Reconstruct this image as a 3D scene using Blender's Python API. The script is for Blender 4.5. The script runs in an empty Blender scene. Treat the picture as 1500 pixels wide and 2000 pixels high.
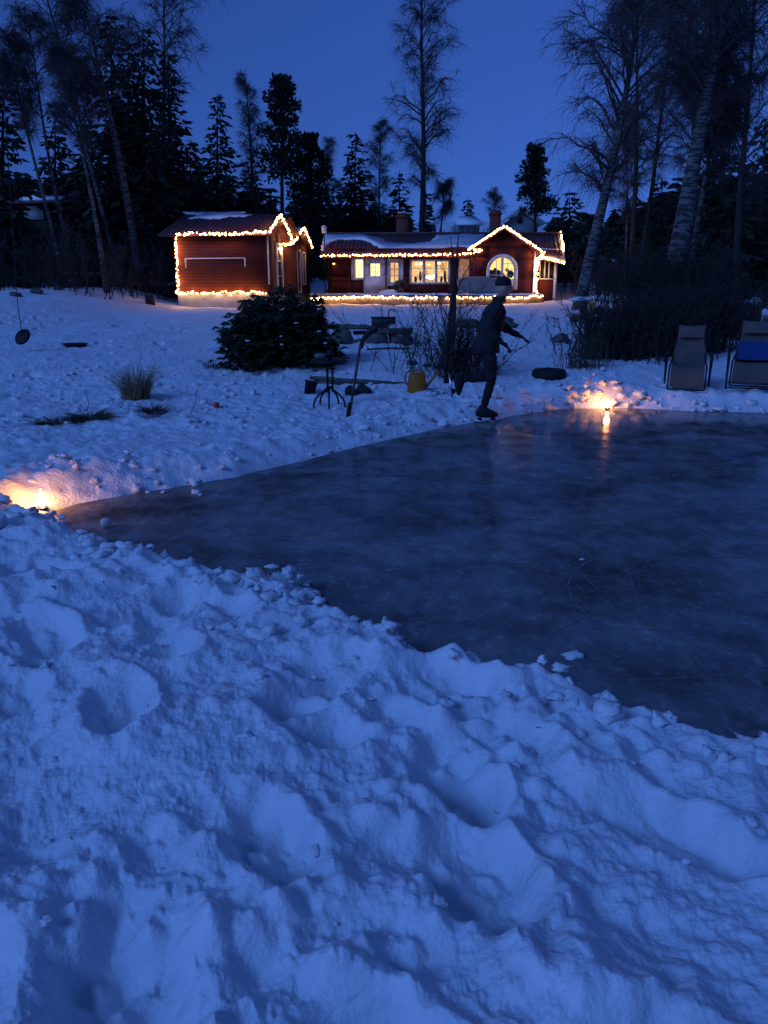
import bpy, math, random
import numpy as np
from mathutils import Vector, Matrix

D = bpy.data
S = bpy.context.scene
COL = S.collection
rad = math.radians
random.seed(7)

# ------------------------------------------------------------------ camera
F = 1502.0                     # focal length in pixels of the 1500x2000 photograph
PITCH = rad(15.8)
CAMH = 1.55
cp, sp = math.cos(PITCH), math.sin(PITCH)
cam = D.objects.new('camera', D.cameras.new('camera'))
COL.objects.link(cam)
cam.location = (0, 0, CAMH)
cam.rotation_euler = (rad(90) - PITCH, 0, 0)
cam.data.sensor_fit = 'VERTICAL'
cam.data.sensor_height = 36.0
cam.data.sensor_width = 27.0
cam.data.lens = 36.0 * F / 2000.0
cam.data.clip_start = 0.05
cam.data.clip_end = 2000
S.camera = cam

# ------------------------------------------------------------------ dusk sky and its soft afterglow
SKY_STRENGTH = 0.146
world = D.worlds.new('World')
S.world = world
world.use_nodes = True
nt = world.node_tree
bg = nt.nodes['Background']
tc = nt.nodes.new('ShaderNodeTexCoord')
lift = nt.nodes.new('ShaderNodeVectorMath'); lift.operation = 'ADD'
lift.inputs[1].default_value = (0, 0, 0.22)
nrm = nt.nodes.new('ShaderNodeVectorMath'); nrm.operation = 'NORMALIZE'
sky = nt.nodes.new('ShaderNodeTexSky')
sky.sky_type = 'NISHITA'; sky.sun_disc = False
sky.sun_elevation = rad(5); sky.sun_rotation = rad(218)
sky.ozone_density = 3.0
tint = nt.nodes.new('ShaderNodeVectorMath'); tint.operation = 'MULTIPLY'
tint.inputs[1].default_value = (0.46, 0.61, 1.43)
nt.links.new(tc.outputs['Generated'], lift.inputs[0])
nt.links.new(lift.outputs[0], nrm.inputs[0])
nt.links.new(nrm.outputs[0], sky.inputs[0])
nt.links.new(sky.outputs[0], tint.inputs[0])
nt.links.new(tint.outputs[0], bg.inputs[0])
bg.inputs[1].default_value = SKY_STRENGTH

sun = D.objects.new('afterglow', D.lights.new('afterglow', 'SUN'))
COL.objects.link(sun)
sun.data.energy = 1.42
sun.data.color = (0.125, 0.32, 1.0)
sun.data.angle = rad(22)
sun.rotation_euler = Vector((0.66, 0.60, -0.62)).to_track_quat('-Z', 'Y').to_euler()

S.view_settings.view_transform = 'Standard'
S.view_settings.look = 'None'
S.view_settings.exposure = 0
S.view_settings.gamma = 1
S.render.engine = 'CYCLES'
S.cycles.use_denoising = True
S.cycles.max_bounces = 6
S.cycles.transparent_max_bounces = 12
S.cycles.sample_clamp_indirect = 4.0
S.cycles.caustics_reflective = False
S.cycles.caustics_refractive = False


# ------------------------------------------------------------------ placing helpers
def ray(px, py):
    u = (1000 - py) / F
    return np.array([(px - 750) / F, cp + u * sp, -sp + u * cp])


def at(px, py, Y):
    d = ray(px, py)
    t = Y / d[1]
    return Vector((d[0] * t, Y, CAMH + d[2] * t))


def on_z(px, py, z=0.0):
    d = ray(px, py)
    t = (z - CAMH) / d[2]
    return Vector((d[0] * t, d[1] * t, z))


def on_plane(px, py, p0, n):
    d = Vector(ray(px, py)); o = Vector((0, 0, CAMH))
    t = (Vector(p0) - o).dot(Vector(n)) / d.dot(Vector(n))
    return o + d * t


# ------------------------------------------------------------------ noise
def _hash(ix, iy, seed):
    h = (ix.astype(np.int64) * 374761393 + iy.astype(np.int64) * 668265263 + seed * 1442695041) & 0xFFFFFFFF
    h = ((h ^ (h >> 13)) * 1274126177) & 0xFFFFFFFF
    h = ((h ^ (h >> 16)) * 2246822519) & 0xFFFFFFFF
    return (h ^ (h >> 15)) & 0xFFFFFFFF


def perlin(x, y, seed=0):
    x = np.asarray(x, float); y = np.asarray(y, float)
    ix = np.floor(x); iy = np.floor(y)
    fx = x - ix; fy = y - iy
    ux = fx * fx * fx * (fx * (fx * 6 - 15) + 10)
    uy = fy * fy * fy * (fy * (fy * 6 - 15) + 10)

    def g(ox, oy):
        a = _hash(ix + ox, iy + oy, seed) * (2 * math.pi / 4294967296.0)
        return np.cos(a) * (fx - ox) + np.sin(a) * (fy - oy)
    a = g(0, 0) * (1 - ux) + g(1, 0) * ux
    b = g(0, 1) * (1 - ux) + g(1, 1) * ux
    return (a * (1 - uy) + b * uy) * 1.4


def fbm(x, y, seed=0, octv=4, gain=0.5):
    s = 0; a = 1
    for k in range(octv):
        s = s + a * perlin(x * 2 ** k + 17.3 * k, y * 2 ** k - 9.1 * k, seed + k)
        a *= gain
    return s


def worley(x, y, seed=0):
    ix = np.floor(x); iy = np.floor(y)
    f1 = np.full(np.shape(x), 9.0); idh = np.zeros(np.shape(x))
    for ox in (-1, 0, 1):
        for oy in (-1, 0, 1):
            h = _hash(ix + ox, iy + oy, seed)
            px = ix + ox + (h & 0xFFFF) / 65536.0
            py = iy + oy + ((h >> 16) & 0xFFFF) / 65536.0
            d = np.hypot(px - x, py - y)
            m = d < f1
            f1 = np.where(m, d, f1)
            idh = np.where(m, ((h * 2654435761) & 0xFFFF) / 65536.0, idh)
    return f1, idh


def smooth(t):
    t = np.clip(t, 0, 1)
    return t * t * (3 - 2 * t)


# ------------------------------------------------------------------ rink outline (on the ice plane z = 0)
far_px = [(1505, 806), (1350, 803), (1230, 797), (1100, 798), (1000, 812), (870, 834), (700, 872), (560, 908),
          (400, 942), (250, 966), (150, 984), (100, 1000)]
near_px = [(130, 1012), (205, 1040), (270, 1065), (340, 1088), (450, 1106), (485, 1124), (540, 1106), (600, 1108), (640, 1150),
           (665, 1186), (760, 1226), (830, 1255), (900, 1272), (1060, 1303), (1200, 1348), (1300, 1384), (1500, 1432)]
rink = [tuple(on_z(*p).xy) for p in far_px] + [tuple(on_z(p[0], p[1] - 6, 0.09).xy) for p in near_px]
rink += [(3.2, 2.15), (6.0, 1.8), (11.0, 4.0), (12.5, 8.5), (9.5, 10.6)]
RK = np.array(rink)


def rink_dist(x, y):
    sh = np.shape(x); x = np.ravel(x); y = np.ravel(y)
    best = np.full(x.shape, 1e9); ins = np.zeros(x.shape, bool)
    n = len(RK)
    for i in range(n):
        ax, ay = RK[i]; bx, by = RK[(i + 1) % n]
        ex, ey = bx - ax, by - ay
        t = np.clip(((x - ax) * ex + (y - ay) * ey) / (ex * ex + ey * ey), 0, 1)
        best = np.minimum(best, np.hypot(x - ax - t * ex, y - ay - t * ey))
        if ay != by:
            c = ((ay > y) != (by > y)) & (x < (bx - ax) * (y - ay) / (by - ay) + ax)
            ins ^= c
    return np.where(ins, -best, best).reshape(sh)


FIRE_R = on_z(1187, 800); FIRE_L = on_z(84, 996)
_pr = random.Random(11)
PITS = []
for k in range(190):
    X = _pr.uniform(-4.5, 5.5); Y = _pr.uniform(0.9, 6.2)
    PITS.append((X, Y, rad(-55) + _pr.gauss(0, 0.45), _pr.uniform(.13, .22) + .10 * max(0, (3 - Y) / 2), _pr.uniform(.07, .11) + .04 * max(0, (3 - Y) / 2), _pr.uniform(.04, .09)))
FAR_PITS = []
for k in range(260):
    X = _pr.uniform(-13, 8); Y = _pr.uniform(8.5, 26)
    FAR_PITS.append((X, Y, rad(90) + _pr.gauss(0, .7), _pr.uniform(.12, .2), _pr.uniform(.07, .12), _pr.uniform(.04, .10)))
for k in range(46):                                   # the trodden track up the slope right of centre
    Y = _pr.uniform(12.5, 30)
    FAR_PITS.append((2.6 + (Y - 12) * .13 + _pr.gauss(0, .5), Y, rad(90) + _pr.gauss(0, .4), _pr.uniform(.15, .25), _pr.uniform(.08, .13), _pr.uniform(.08, .15)))
MOUNDS = [(FIRE_R.x - .12, FIRE_R.y + .50, .15, .30), (FIRE_R.x + .24, FIRE_R.y + .42, .09, .18), (FIRE_R.x - .48, FIRE_R.y + .42, .10, .18),
          (FIRE_L.x - .25, FIRE_L.y + .55, .08, .35), (FIRE_L.x + .35, FIRE_L.y + .80, .05, .35), (FIRE_L.x + 1.2, FIRE_L.y + 1.25, .08, .35),
          (FIRE_L.x - .55, FIRE_L.y - .1, .14, .28), (-2.9, 4.75, .10, .35)]


def pits(x, y, h, lst):
    for (X, Y, a, l, w, dep) in lst:
        R = l * 2.4
        m = (np.abs(x - X) < R) & (np.abs(y - Y) < R)
        if not m.any():
            continue
        dx = x[m] - X; dy = y[m] - Y
        wob = 0.22 * perlin(x[m] * 9, y[m] * 9, 55)
        u = (dx * math.cos(a) + dy * math.sin(a)) / l
        v = (-dx * math.sin(a) + dy * math.cos(a)) / w
        q = np.hypot(u, v) + wob
        hole = 1 - smooth((q - .55) / .55)
        rim = np.exp(-((q - 1.25) / .28) ** 2)
        h[m] += -dep * hole * (1 + .35 * np.clip(u, -1, 1)) + dep * .38 * rim * (0.6 + .4 * np.sign(v))
    return h


def H(x, y):
    x = np.atleast_1d(np.asarray(x, float)); y = np.atleast_1d(np.asarray(y, float))
    base = np.interp(y, [-30, 0, 4, 6, 9, 10.7, 12, 14, 20, 33, 41, 46, 60, 90, 130, 420],
                     [.35, .17, .14, .11, .11, .11, .20, .42, .64, .95, 1.1, 1.5, 3.4, 8.2, 12.5, 20])
    base = base + .80 * smooth((-x - 8.3) / 5) * smooth((y - 17) / 14) + .25 * smooth((x - 5) / 8) * smooth((y - 14) / 10)
    d = rink_dist(x, y) + 0.075 * fbm(x * 3.1, y * 3.1, 3, 4, .6)
    edge = smooth(d / np.where(y > 5.2, .50, .30))
    h = base * edge - .05 * (1 - smooth((d + .02) / .06))
    nearw = 1 - smooth((y - 6.0) / 3.0)
    farw = 1 - nearw
    big = smooth(d / .9)
    r1 = perlin(x * .9 + .4 * perlin(x * 1.7, y * 1.7, 21), y * .9, 5)
    rid = 1 - 2.0 * np.abs(perlin(x * 1.9 + .5 * perlin(x * 2.3, y * 2.3, 33), y * 1.35 + .5 * perlin(x * 2.1, y * 2.1, 34), 8))
    rid2 = 1 - 2.0 * np.sqrt(perlin(x * 4.6 + .6 * perlin(x * 5.3, y * 5.3, 43), y * 3.9, 9) ** 2 + .015)
    f1, idh = worley(x * 4.4 + .25 * perlin(x * 9, y * 9, 6), y * 4.4 + .25 * perlin(x * 9, y * 9, 7), 4)
    clod = np.clip(1 - (f1 / .52) ** 2, 0, 1) ** 1.6 * (idh > .5)
    f2, id2 = worley(x * 10.3 + .3 * perlin(x * 20, y * 20, 16), y * 10, 14)
    clod2 = np.clip(1 - (f2 / .5) ** 2, 0, 1) ** 1.5 * (id2 > .42)
    patch = smooth(.5 + 1.3 * perlin(x * .8, y * .8, 71))
    fine = fbm(x * 13, y * 13, 12, 4, .6)
    ca, sa = math.cos(rad(-55)), math.sin(rad(-55))
    ua = x * ca + y * sa + .25 * perlin(x * 1.6, y * 1.6, 81); va = -x * sa + y * ca + .22 * perlin(x * 1.9, y * 1.9, 82)
    drift = np.clip(1 - 2.2 * (np.sqrt(perlin(ua * .75, va * 1.7, 83) ** 2 + .012) - .06), 0, 1) ** 1.6
    drift2 = np.clip(1 - 2.4 * (np.sqrt(perlin(ua * 1.8, va * 3.6, 84) ** 2 + .014) - .06), 0, 1) ** 1.5
    crest = np.exp(-((d - .45) / .5) ** 2)
    f3, id3 = worley(x * 2.6 + .3 * perlin(x * 5, y * 5, 26), y * 2.6 + .3 * perlin(x * 5, y * 5, 27), 24)
    dent = np.clip(1 - (f3 / .55) ** 2, 0, 1) ** 1.3 * (id3 > .4)
    tramp = smooth(.45 + 1.2 * perlin(x * .7 + 3, y * .7, 72))
    f4, id4 = worley(x * 21 + .4 * perlin(x * 40, y * 40, 46), y * 21, 44)
    clod3 = np.clip(1 - (f4 / .5) ** 2, 0, 1) ** 1.4 * (id4 > .5)
    f3, id3 = worley(x * 2.6 + .3 * perlin(x * 5, y * 5, 26), y * 2.6 + .3 * perlin(x * 5, y * 5, 27), 24)
    dent = np.clip(1 - (f3 / .55) ** 2, 0, 1) ** 1.3 * (id3 > .4)
    tramp = smooth(.55 + 1.2 * perlin(x * .7 + 3, y * .7, 72))
    wx_ = x + .10 * perlin(x * 6, y * 6, 92) + .05 * perlin(x * 15, y * 15, 94); wy_ = y + .10 * perlin(x * 6, y * 6, 93) + .05 * perlin(x * 15, y * 15, 95)
    f5, id5 = worley(wx_ * 3.3, wy_ * 3.3, 64)                      # broken crust: plates at slightly different levels
    crust = (id5 - .5) * smooth(f5 * -3 + 2.2)
    nearh = edge * (.040 * r1 * big + .050 * drift * (.2 + .8 * big) + .042 * drift2 * (.3 + .7 * patch) + .022 * rid2 * tramp
                    - .060 * dent * tramp * big + .040 * crust * big + .055 * clod * (.55 * patch + .5 * crest) + .036 * clod2 * (.25 + patch * .8 + .6 * crest)
                    + .012 * clod3 * (.3 + patch) + .007 * fine * (.4 + tramp))
    rim = np.exp(-((d - .40) / .38) ** 2)
    farh = edge * (.05 * r1 * big + .018 * rid2 + .012 * fine + .05 * np.abs(perlin(x * 2.6, y * 2.6, 91)) * smooth((14 - y) / 3)
                   + (.10 * clod + .05 * clod2) * (rim * (.60 + .4 * smooth((x - .5) / 2)) + .16 * smooth((13.5 - y) / 3)) + .10 * rim * (.5 + perlin(x * 2, y * 2, 61)) * smooth((x - 0) / 3)
                   + .06 * perlin(x * .8, y * .8, 62) * smooth((y - 14) / 4))
    h = h + nearw * nearh + farw * farh
    for (mx, my, mh, mr) in MOUNDS:
        q = np.hypot(x - mx, y - my) / mr
        h = h + mh * np.exp(-q * q) * (1 + .5 * clod + .3 * clod2) * smooth((d + .02) / .1)
    h = pits(x, y, h, PITS)
    h = pits(x, y, h, FAR_PITS)
    # keep the little hollow where each candle burns
    for fp in (FIRE_R, FIRE_L):
        q = np.hypot(x - fp.x, y - fp.y)
        h = np.where(q < .16, np.minimum(h, .0 + .03 * (q / .16)), h)
    h = np.where(d < -.02, np.minimum(h, -.03), h)
    return h


def gz(x, y):
    return float(H([x], [y])[0])


_TS = np.geomspace(1.2, 140, 1400)


def gp(px, py):
    d = ray(px, py)
    P = d[None, :] * _TS[:, None]
    z = CAMH + P[:, 2]
    hh = np.maximum(H(P[:, 0], P[:, 1]), 0)
    k = np.argmax(z < hh)
    if not (z < hh).any():
        k = len(_TS) - 1
    return Vector((P[k, 0], P[k, 1], max(hh[k], 0)))


# ------------------------------------------------------------------ mesh collector
class MB:
    def __init__(self):
        self.v = []; self.f = []; self.n = 0

    def add(self, V, faces):
        V = np.asarray(V, float).reshape(-1, 3)
        self.f.append((self.n, faces))
        self.v.append(V); self.n += len(V)

    def box(self, x0, x1, y0, y1, z0, z1, M=None):
        V = np.array([(x, y, z) for z in (z0, z1) for y in (y0, y1) for x in (x0, x1)], float)
        if M is not None:
            V = np.array([M @ Vector(p) for p in V])
        self.add(V, np.array([(0, 2, 3, 1), (4, 5, 7, 6), (0, 1, 5, 4), (2, 6, 7, 3), (0, 4, 6, 2), (1, 3, 7, 5)]))

    def bar(self, p, q, w, h, up=(0, 0, 1)):
        p = Vector(p); q = Vector(q); t = (q - p).normalized()
        s = t.cross(Vector(up))
        if s.length < 1e-4:
            s = t.cross(Vector((1, 0, 0)))
        s.normalize(); u = s.cross(t)
        V = []
        for c in (p, q):
            for a, b in ((-1, -1), (1, -1), (1, 1), (-1, 1)):
                V.append(c + s * a * w / 2 + u * b * h / 2)
        self.add(V, np.array([(0, 1, 2, 3), (7, 6, 5, 4), (0, 4, 5, 1), (1, 5, 6, 2), (2, 6, 7, 3), (3, 7, 4, 0)]))

    def tubes(self, P, R, n=3):
        """P (N,K,3) polylines, R (N,K) radii"""
        P = np.asarray(P, float); R = np.asarray(R, float)
        N, K, _ = P.shape
        T = np.gradient(P, axis=1)
        T /= np.linalg.norm(T, axis=2, keepdims=True) + 1e-9
        ref = np.where(np.abs(T[:, :1, 2:3]) > .9, np.array([1., 0, 0]), np.array([0, 0, 1.]))
        A = np.cross(T, ref); A /= np.linalg.norm(A, axis=2, keepdims=True) + 1e-9
        B = np.cross(T, A)
        ang = np.arange(n) * 2 * math.pi / n
        V = P[:, :, None, :] + R[:, :, None, None] * (np.cos(ang)[None, None, :, None] * A[:, :, None, :] + np.sin(ang)[None, None, :, None] * B[:, :, None, :])
        idx = np.arange(N * K * n).reshape(N, K, n)
        a = idx[:, :-1, :]; b = idx[:, 1:, :]
        q = np.stack([a, np.roll(a, -1, 2), np.roll(b, -1, 2), b], -1).reshape(-1, 4)
        self.add(V.reshape(-1, 3), q)

    def tube(self, pts, r, n=8, cap=True):
        pts = [Vector(p) for p in pts]
        rr = r if hasattr(r, '__len__') else [r] * len(pts)
        V = []; fs = []
        s0 = None
        for i, p in enumerate(pts):
            t = (pts[min(i + 1, len(pts) - 1)] - pts[max(i - 1, 0)]).normalized()
            if s0 is None:
                s0 = t.orthogonal().normalized()
            s0 = (s0 - t * s0.dot(t)).normalized()
            b = t.cross(s0)
            for k in range(n):
                a = 2 * math.pi * k / n
                V.append(p + (s0 * math.cos(a) + b * math.sin(a)) * rr[i])
        for i in range(len(pts) - 1):
            for k in range(n):
                k2 = (k + 1) % n
                fs.append((i * n + k, i * n + k2, (i + 1) * n + k2, (i + 1) * n + k))
        if cap:
            fs.append(tuple(range(n))[::-1]); fs.append(tuple((len(pts) - 1) * n + k for k in range(n)))
        self.add(V, fs)

    def lathe(self, prof, c=(0, 0, 0), n=20, M=None):
        V = []; fs = []
        for (r, z) in prof:
            for k in range(n):
                a = 2 * math.pi * k / n
                p = Vector((r * math.cos(a), r * math.sin(a), z))
                V.append((M @ p if M is not None else p) + Vector(c))
        for i in range(len(prof) - 1):
            for k in range(n):
                k2 = (k + 1) % n
                fs.append((i * n + k, i * n + k2, (i + 1) * n + k2, (i + 1) * n + k))
        fs.append(tuple(range(n))[::-1]); fs.append(tuple((len(prof) - 1) * n + k for k in range(n)))
        self.add(V, fs)

    def prism(self, poly, ext):
        poly = [Vector(p) for p in poly]; e = Vector(ext); n = len(poly)
        fs = [tuple(range(n)), tuple(range(2 * n - 1, n - 1, -1))]
        for i in range(n):
            j = (i + 1) % n
            fs.append((i, i + n, j + n, j))
        self.add([p for p in poly] + [p + e for p in poly], fs)

    def blob(self, c, r, seed=0, amp=.25, nu=14, nv=9, freq=1.3):
        th = np.linspace(0, math.pi, nv)[1:-1]; ph = np.arange(nu) * 2 * math.pi / nu
        T, Ph = np.meshgrid(th, ph, indexing='ij')
        dx = np.sin(T) * np.cos(Ph); dy = np.sin(T) * np.sin(Ph); dz = np.cos(T)
        top = np.array([[0, 0, 1.]]); bot = np.array([[0, 0, -1.]])
        Dn = np.concatenate([top, np.stack([dx, dy, dz], -1).reshape(-1, 3), bot])
        k = 1 + amp * (perlin(Dn[:, 0] * freq + 3.1 * seed, Dn[:, 1] * freq + Dn[:, 2] * 1.7, seed) + .5 * perlin(Dn[:, 0] * freq * 2.3 + Dn[:, 2] * 2, Dn[:, 1] * freq * 2.3 - seed, seed + 1))
        V = Dn * k[:, None] * np.asarray(r, float) + np.asarray(c, float)
        fs = []
        m = nv - 2
        for j in range(nu):
            j2 = (j + 1) % nu
            fs.append((0, 1 + j, 1 + j2))
            for i in range(m - 1):
                fs.append((1 + i * nu + j, 1 + (i + 1) * nu + j, 1 + (i + 1) * nu + j2, 1 + i * nu + j2))
            fs.append((1 + (m - 1) * nu + j, 1 + m * nu, 1 + (m - 1) * nu + j2))
        self.add(V, fs)

    def mesh(self, name, off=(0, 0, 0), smooth_=False):
        me = D.meshes.new(name)
        V = np.concatenate(self.v) - np.asarray(off, float)
        li = []; lt = []
        for o, fs in self.f:
            if isinstance(fs, np.ndarray):
                li.append((fs + o).ravel()); lt.append(np.full(len(fs), fs.shape[1]))
            else:
                li.append(np.array([i + o for q in fs for i in q])); lt.append(np.array([len(q) for q in fs]))
        li = np.concatenate(li).astype(np.int32); lt = np.concatenate(lt).astype(np.int32)
        me.vertices.add(len(V)); me.vertices.foreach_set('co', V.astype(np.float32).ravel())
        me.loops.add(len(li)); me.loops.foreach_set('vertex_index', li)
        me.polygons.add(len(lt))
        ls = np.concatenate([[0], np.cumsum(lt)[:-1]]).astype(np.int32)
        me.polygons.foreach_set('loop_start', ls)
        if smooth_:
            me.polygons.foreach_set('use_smooth', np.ones(len(lt), bool))
        me.update(calc_edges=True)
        return me

    def build(self, name, m, parent=None, sm=False):
        off = (0, 0, 0)
        if parent is not None:
            off = world_loc(parent)
        me = self.mesh(name, off, sm)
        me.materials.append(m)
        o = D.objects.new(name, me); COL.objects.link(o)
        o.parent = parent
        return o


def world_loc(o):
    p = Vector((0, 0, 0))
    while o is not None:
        p += o.location; o = o.parent
    return p


def tag(o, label=None, cat=None, group=None, kind=None):
    if label: o['label'] = label
    if cat: o['category'] = cat
    if group: o['group'] = group
    if kind: o['kind'] = kind
    return o


def thing(name, label, cat, loc, group=None):
    o = D.objects.new(name, None); COL.objects.link(o)
    o.location = loc; o.empty_display_size = .2
    return tag(o, label, cat, group)


# ------------------------------------------------------------------ materials
def mat(name, col, rough=.7, col2=None, scale=6.0, bump=0.0, bscale=None, spec=.3, stretch=None, metal=0.0, detail=4):
    m = D.materials.new(name); m.use_nodes = True
    n = m.node_tree.nodes; l = m.node_tree.links
    b = n['Principled BSDF']
    b.inputs['Roughness'].default_value = rough
    b.inputs['Specular IOR Level'].default_value = spec
    b.inputs['Metallic'].default_value = metal
    t = n.new('ShaderNodeTexCoord'); mp = n.new('ShaderNodeMapping')
    l.new(t.outputs['Object'], mp.inputs[0])
    if stretch: mp.inputs['Scale'].default_value = stretch
    nz = n.new('ShaderNodeTexNoise'); nz.inputs['Scale'].default_value = scale; nz.inputs['Detail'].default_value = detail
    l.new(mp.outputs[0], nz.inputs['Vector'])
    r = n.new('ShaderNodeValToRGB')
    c2 = col2 or tuple(c * .6 for c in col)
    r.color_ramp.elements[0].position = .32; r.color_ramp.elements[1].position = .68
    r.color_ramp.elements[0].color = (*c2, 1); r.color_ramp.elements[1].color = (*col, 1)
    l.new(nz.outputs[0], r.inputs[0]); l.new(r.outputs[0], b.inputs['Base Color'])
    if bump:
        nb = n.new('ShaderNodeTexNoise'); nb.inputs['Scale'].default_value = bscale or scale * 4; nb.inputs['Detail'].default_value = 4
        l.new(mp.outputs[0], nb.inputs['Vector'])
        bp = n.new('ShaderNodeBump'); bp.inputs['Strength'].default_value = bump; bp.inputs['Distance'].default_value = .02
        l.new(nb.outputs[0], bp.inputs['Height']); l.new(bp.outputs[0], b.inputs['Normal'])
    return m


def emit(name, col, strength, col2=None, scale=3.0):
    m = D.materials.new(name); m.use_nodes = True
    n = m.node_tree.nodes; l = m.node_tree.links
    n.remove(n['Principled BSDF'])
    e = n.new('ShaderNodeEmission'); e.inputs[1].default_value = strength
    if col2:
        t = n.new('ShaderNodeTexCoord'); nz = n.new('ShaderNodeTexNoise'); nz.inputs['Scale'].default_value = scale
        r = n.new('ShaderNodeValToRGB'); r.color_ramp.elements[0].position = .35; r.color_ramp.elements[1].position = .62
        r.color_ramp.elements[0].color = (*col2, 1); r.color_ramp.elements[1].color = (*col, 1)
        l.new(t.outputs['Object'], nz.inputs['Vector']); l.new(nz.outputs[0], r.inputs[0]); l.new(r.outputs[0], e.inputs[0])
    else:
        e.inputs[0].default_value = (*col, 1)
    l.new(e.outputs[0], n['Material Output'].inputs[0])
    return m


def siding(name, col, horizontal=True, freq=7.5):
    """painted boards: a groove every board and slow fading of the paint"""
    m = mat(name, col, .75, tuple(c * .72 for c in col), 1.5, spec=.2)
    n = m.node_tree.nodes; l = m.node_tree.links; b = n['Principled BSDF']
    t = n.new('ShaderNodeTexCoord'); s = n.new('ShaderNodeSeparateXYZ'); l.new(t.outputs['Object'], s.inputs[0])
    mu = n.new('ShaderNodeMath'); mu.operation = 'MULTIPLY'; mu.inputs[1].default_value = freq
    l.new(s.outputs['Z' if horizontal else 'X'], mu.inputs[0])
    fr = n.new('ShaderNodeMath'); fr.operation = 'FRACT'; l.new(mu.outputs[0], fr.inputs[0])
    jt = n.new('ShaderNodeMath'); jt.operation = 'GREATER_THAN'; jt.inputs[1].default_value = .14; l.new(fr.outputs[0], jt.inputs[0])
    mj = n.new('ShaderNodeMixRGB'); mj.inputs[1].default_value = (*[c * .3 for c in col], 1)
    src = b.inputs['Base Color'].links[0].from_socket
    l.new(jt.outputs[0], mj.inputs[0]); l.new(src, mj.inputs[2]); l.new(mj.outputs[0], b.inputs['Base Color'])
    bp = n.new('ShaderNodeBump'); bp.inputs['Strength'].default_value = .8; bp.inputs['Distance'].default_value = .03
    l.new(fr.outputs[0], bp.inputs['Height']); l.new(bp.outputs[0], b.inputs['Normal'])
    return m


M = {}
M['snow'] = mat('snow', (.76, .775, .79), .65, (.66, .68, .70), 9, .55, 38, spec=.25)
M['snow_roof'] = mat('roof snow', (.86, .88, .90), .7, (.80, .82, .85), 3, .2, 20, spec=.2)
M['red'] = siding('falu red boards', (.14, .026, .019))
M['red_dark'] = siding('falu red upright boards', (.135, .024, .019), False, 6.0)
M['white'] = mat('white paint', (.78, .77, .74), .5, (.68, .67, .64), 3)
M['roof'] = mat('red brown roof sheet', (.125, .050, .055), .55, (.085, .036, .042), 4, .5, 22, stretch=(3, .3, .3))
M['brick'] = mat('chimney brick', (.16, .055, .040), .85, (.09, .035, .03), 9, .5, 30)
M['concrete'] = mat('plinth concrete', (.34, .33, .31), .9, (.24, .23, .22), 3, .3, 30)
M['deck'] = mat('terrace timber', (.20, .14, .10), .8, (.12, .085, .06), 5, stretch=(.5, 4, 4))
M['dark_metal'] = mat('dark metal', (.020, .020, .022), .45, (.012, .012, .013), 12, metal=.4)
M['black'] = mat('black rubber', (.012, .012, .013), .7, (.008, .008, .009), 12, .3, 60)
M['bark'] = mat('dark bark', (.045, .036, .030), .9, (.022, .018, .016), 7, .6, 30, stretch=(1, 1, .3))
M['twig'] = mat('birch twigs', (.085, .070, .070), .85, (.05, .041, .042), 3)
M['brush'] = mat('dark brush', (.050, .038, .033), .9, (.030, .023, .020), 3)
M['needle'] = mat('conifer needles', (.030, .045, .028), .75, (.016, .026, .018), 1.2)
M['forest'] = mat('far conifer needles', (.022, .032, .022), .85, (.012, .018, .014), .6)
M['rhodo'] = mat('rhododendron leaf', (.022, .036, .018), .5, (.013, .022, .012), 2.5, spec=.4)
M['grass_dry'] = mat('dry grass', (.30, .20, .11), .85, (.17, .115, .065), 8)
M['grass_dead'] = mat('flattened dead grass', (.10, .075, .045), .9, (.055, .042, .028), 8)
M['stone'] = mat('stone', (.13, .125, .115), .9, (.075, .072, .066), 5, .5, 25)
M['plank'] = mat('grey weathered wood', (.13, .115, .095), .85, (.08, .07, .058), 5, .3, 25, stretch=(.4, 3, 3))
M['orange'] = mat('orange plastic', (.36, .13, .010), .45, (.27, .095, .008), 4)
M['green_paint'] = mat('green paint', (.05, .075, .05), .6, (.03, .05, .035), 6)
M['fabric_grey'] = mat('grey tarpaulin', (.17, .185, .20), .7, (.13, .145, .16), 2, .3, 8)
M['sling'] = mat('khaki sling fabric', (.085, .086, .080), .8, (.062, .063, .060), 4, .2, 120)
M['towel'] = mat('blue towel', (.015, .050, .18), .9, (.011, .038, .14), 6, .3, 90)
M['cloth_dark'] = mat('dark clothing', (.022, .024, .030), .85, (.013, .014, .018), 9, .3, 40)
M['cloth_navy'] = mat('dark trousers', (.016, .017, .022), .85, (.010, .011, .014), 9, .3, 40)
M['skin'] = mat('skin', (.50, .30, .22), .55, (.44, .25, .18), 10)
M['steel'] = mat('steel', (.5, .5, .5), .3, (.4, .4, .4), 12, metal=1)
M['wood'] = mat('stick wood', (.13, .07, .05), .6, (.035, .015, .015), 10, stretch=(1, 1, 1.5))
M['red_plastic'] = mat('red plastic', (.55, .06, .03), .4, (.42, .04, .02), 5)
M['ball'] = mat('pale ball', (.62, .58, .56), .6, (.50, .46, .45), 30, .3, 60)
M['yellow'] = mat('yellow plastic', (.55, .40, .05), .5, (.42, .30, .04), 5)
M['pale_board'] = mat('pale cottage board', (.62, .68, .62), .8, (.50, .56, .52), 2)
M['grey_board'] = mat('grey cottage board', (.30, .34, .35), .85, (.24, .27, .28), 2)
M['log_end'] = mat('log', (.09, .065, .045), .9, (.08, .06, .045), 9, .3, 30)
M['terracotta'] = mat('clay pot', (.25, .12, .07), .8, (.17, .08, .05), 6)
M['bulb'] = emit('warm bulb', (1.0, .50, .16), 30)
M['window_lit'] = emit('bright lit room', (1.0, .72, .30), 2.6, (1.0, .60, .20), 2.0)
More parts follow.
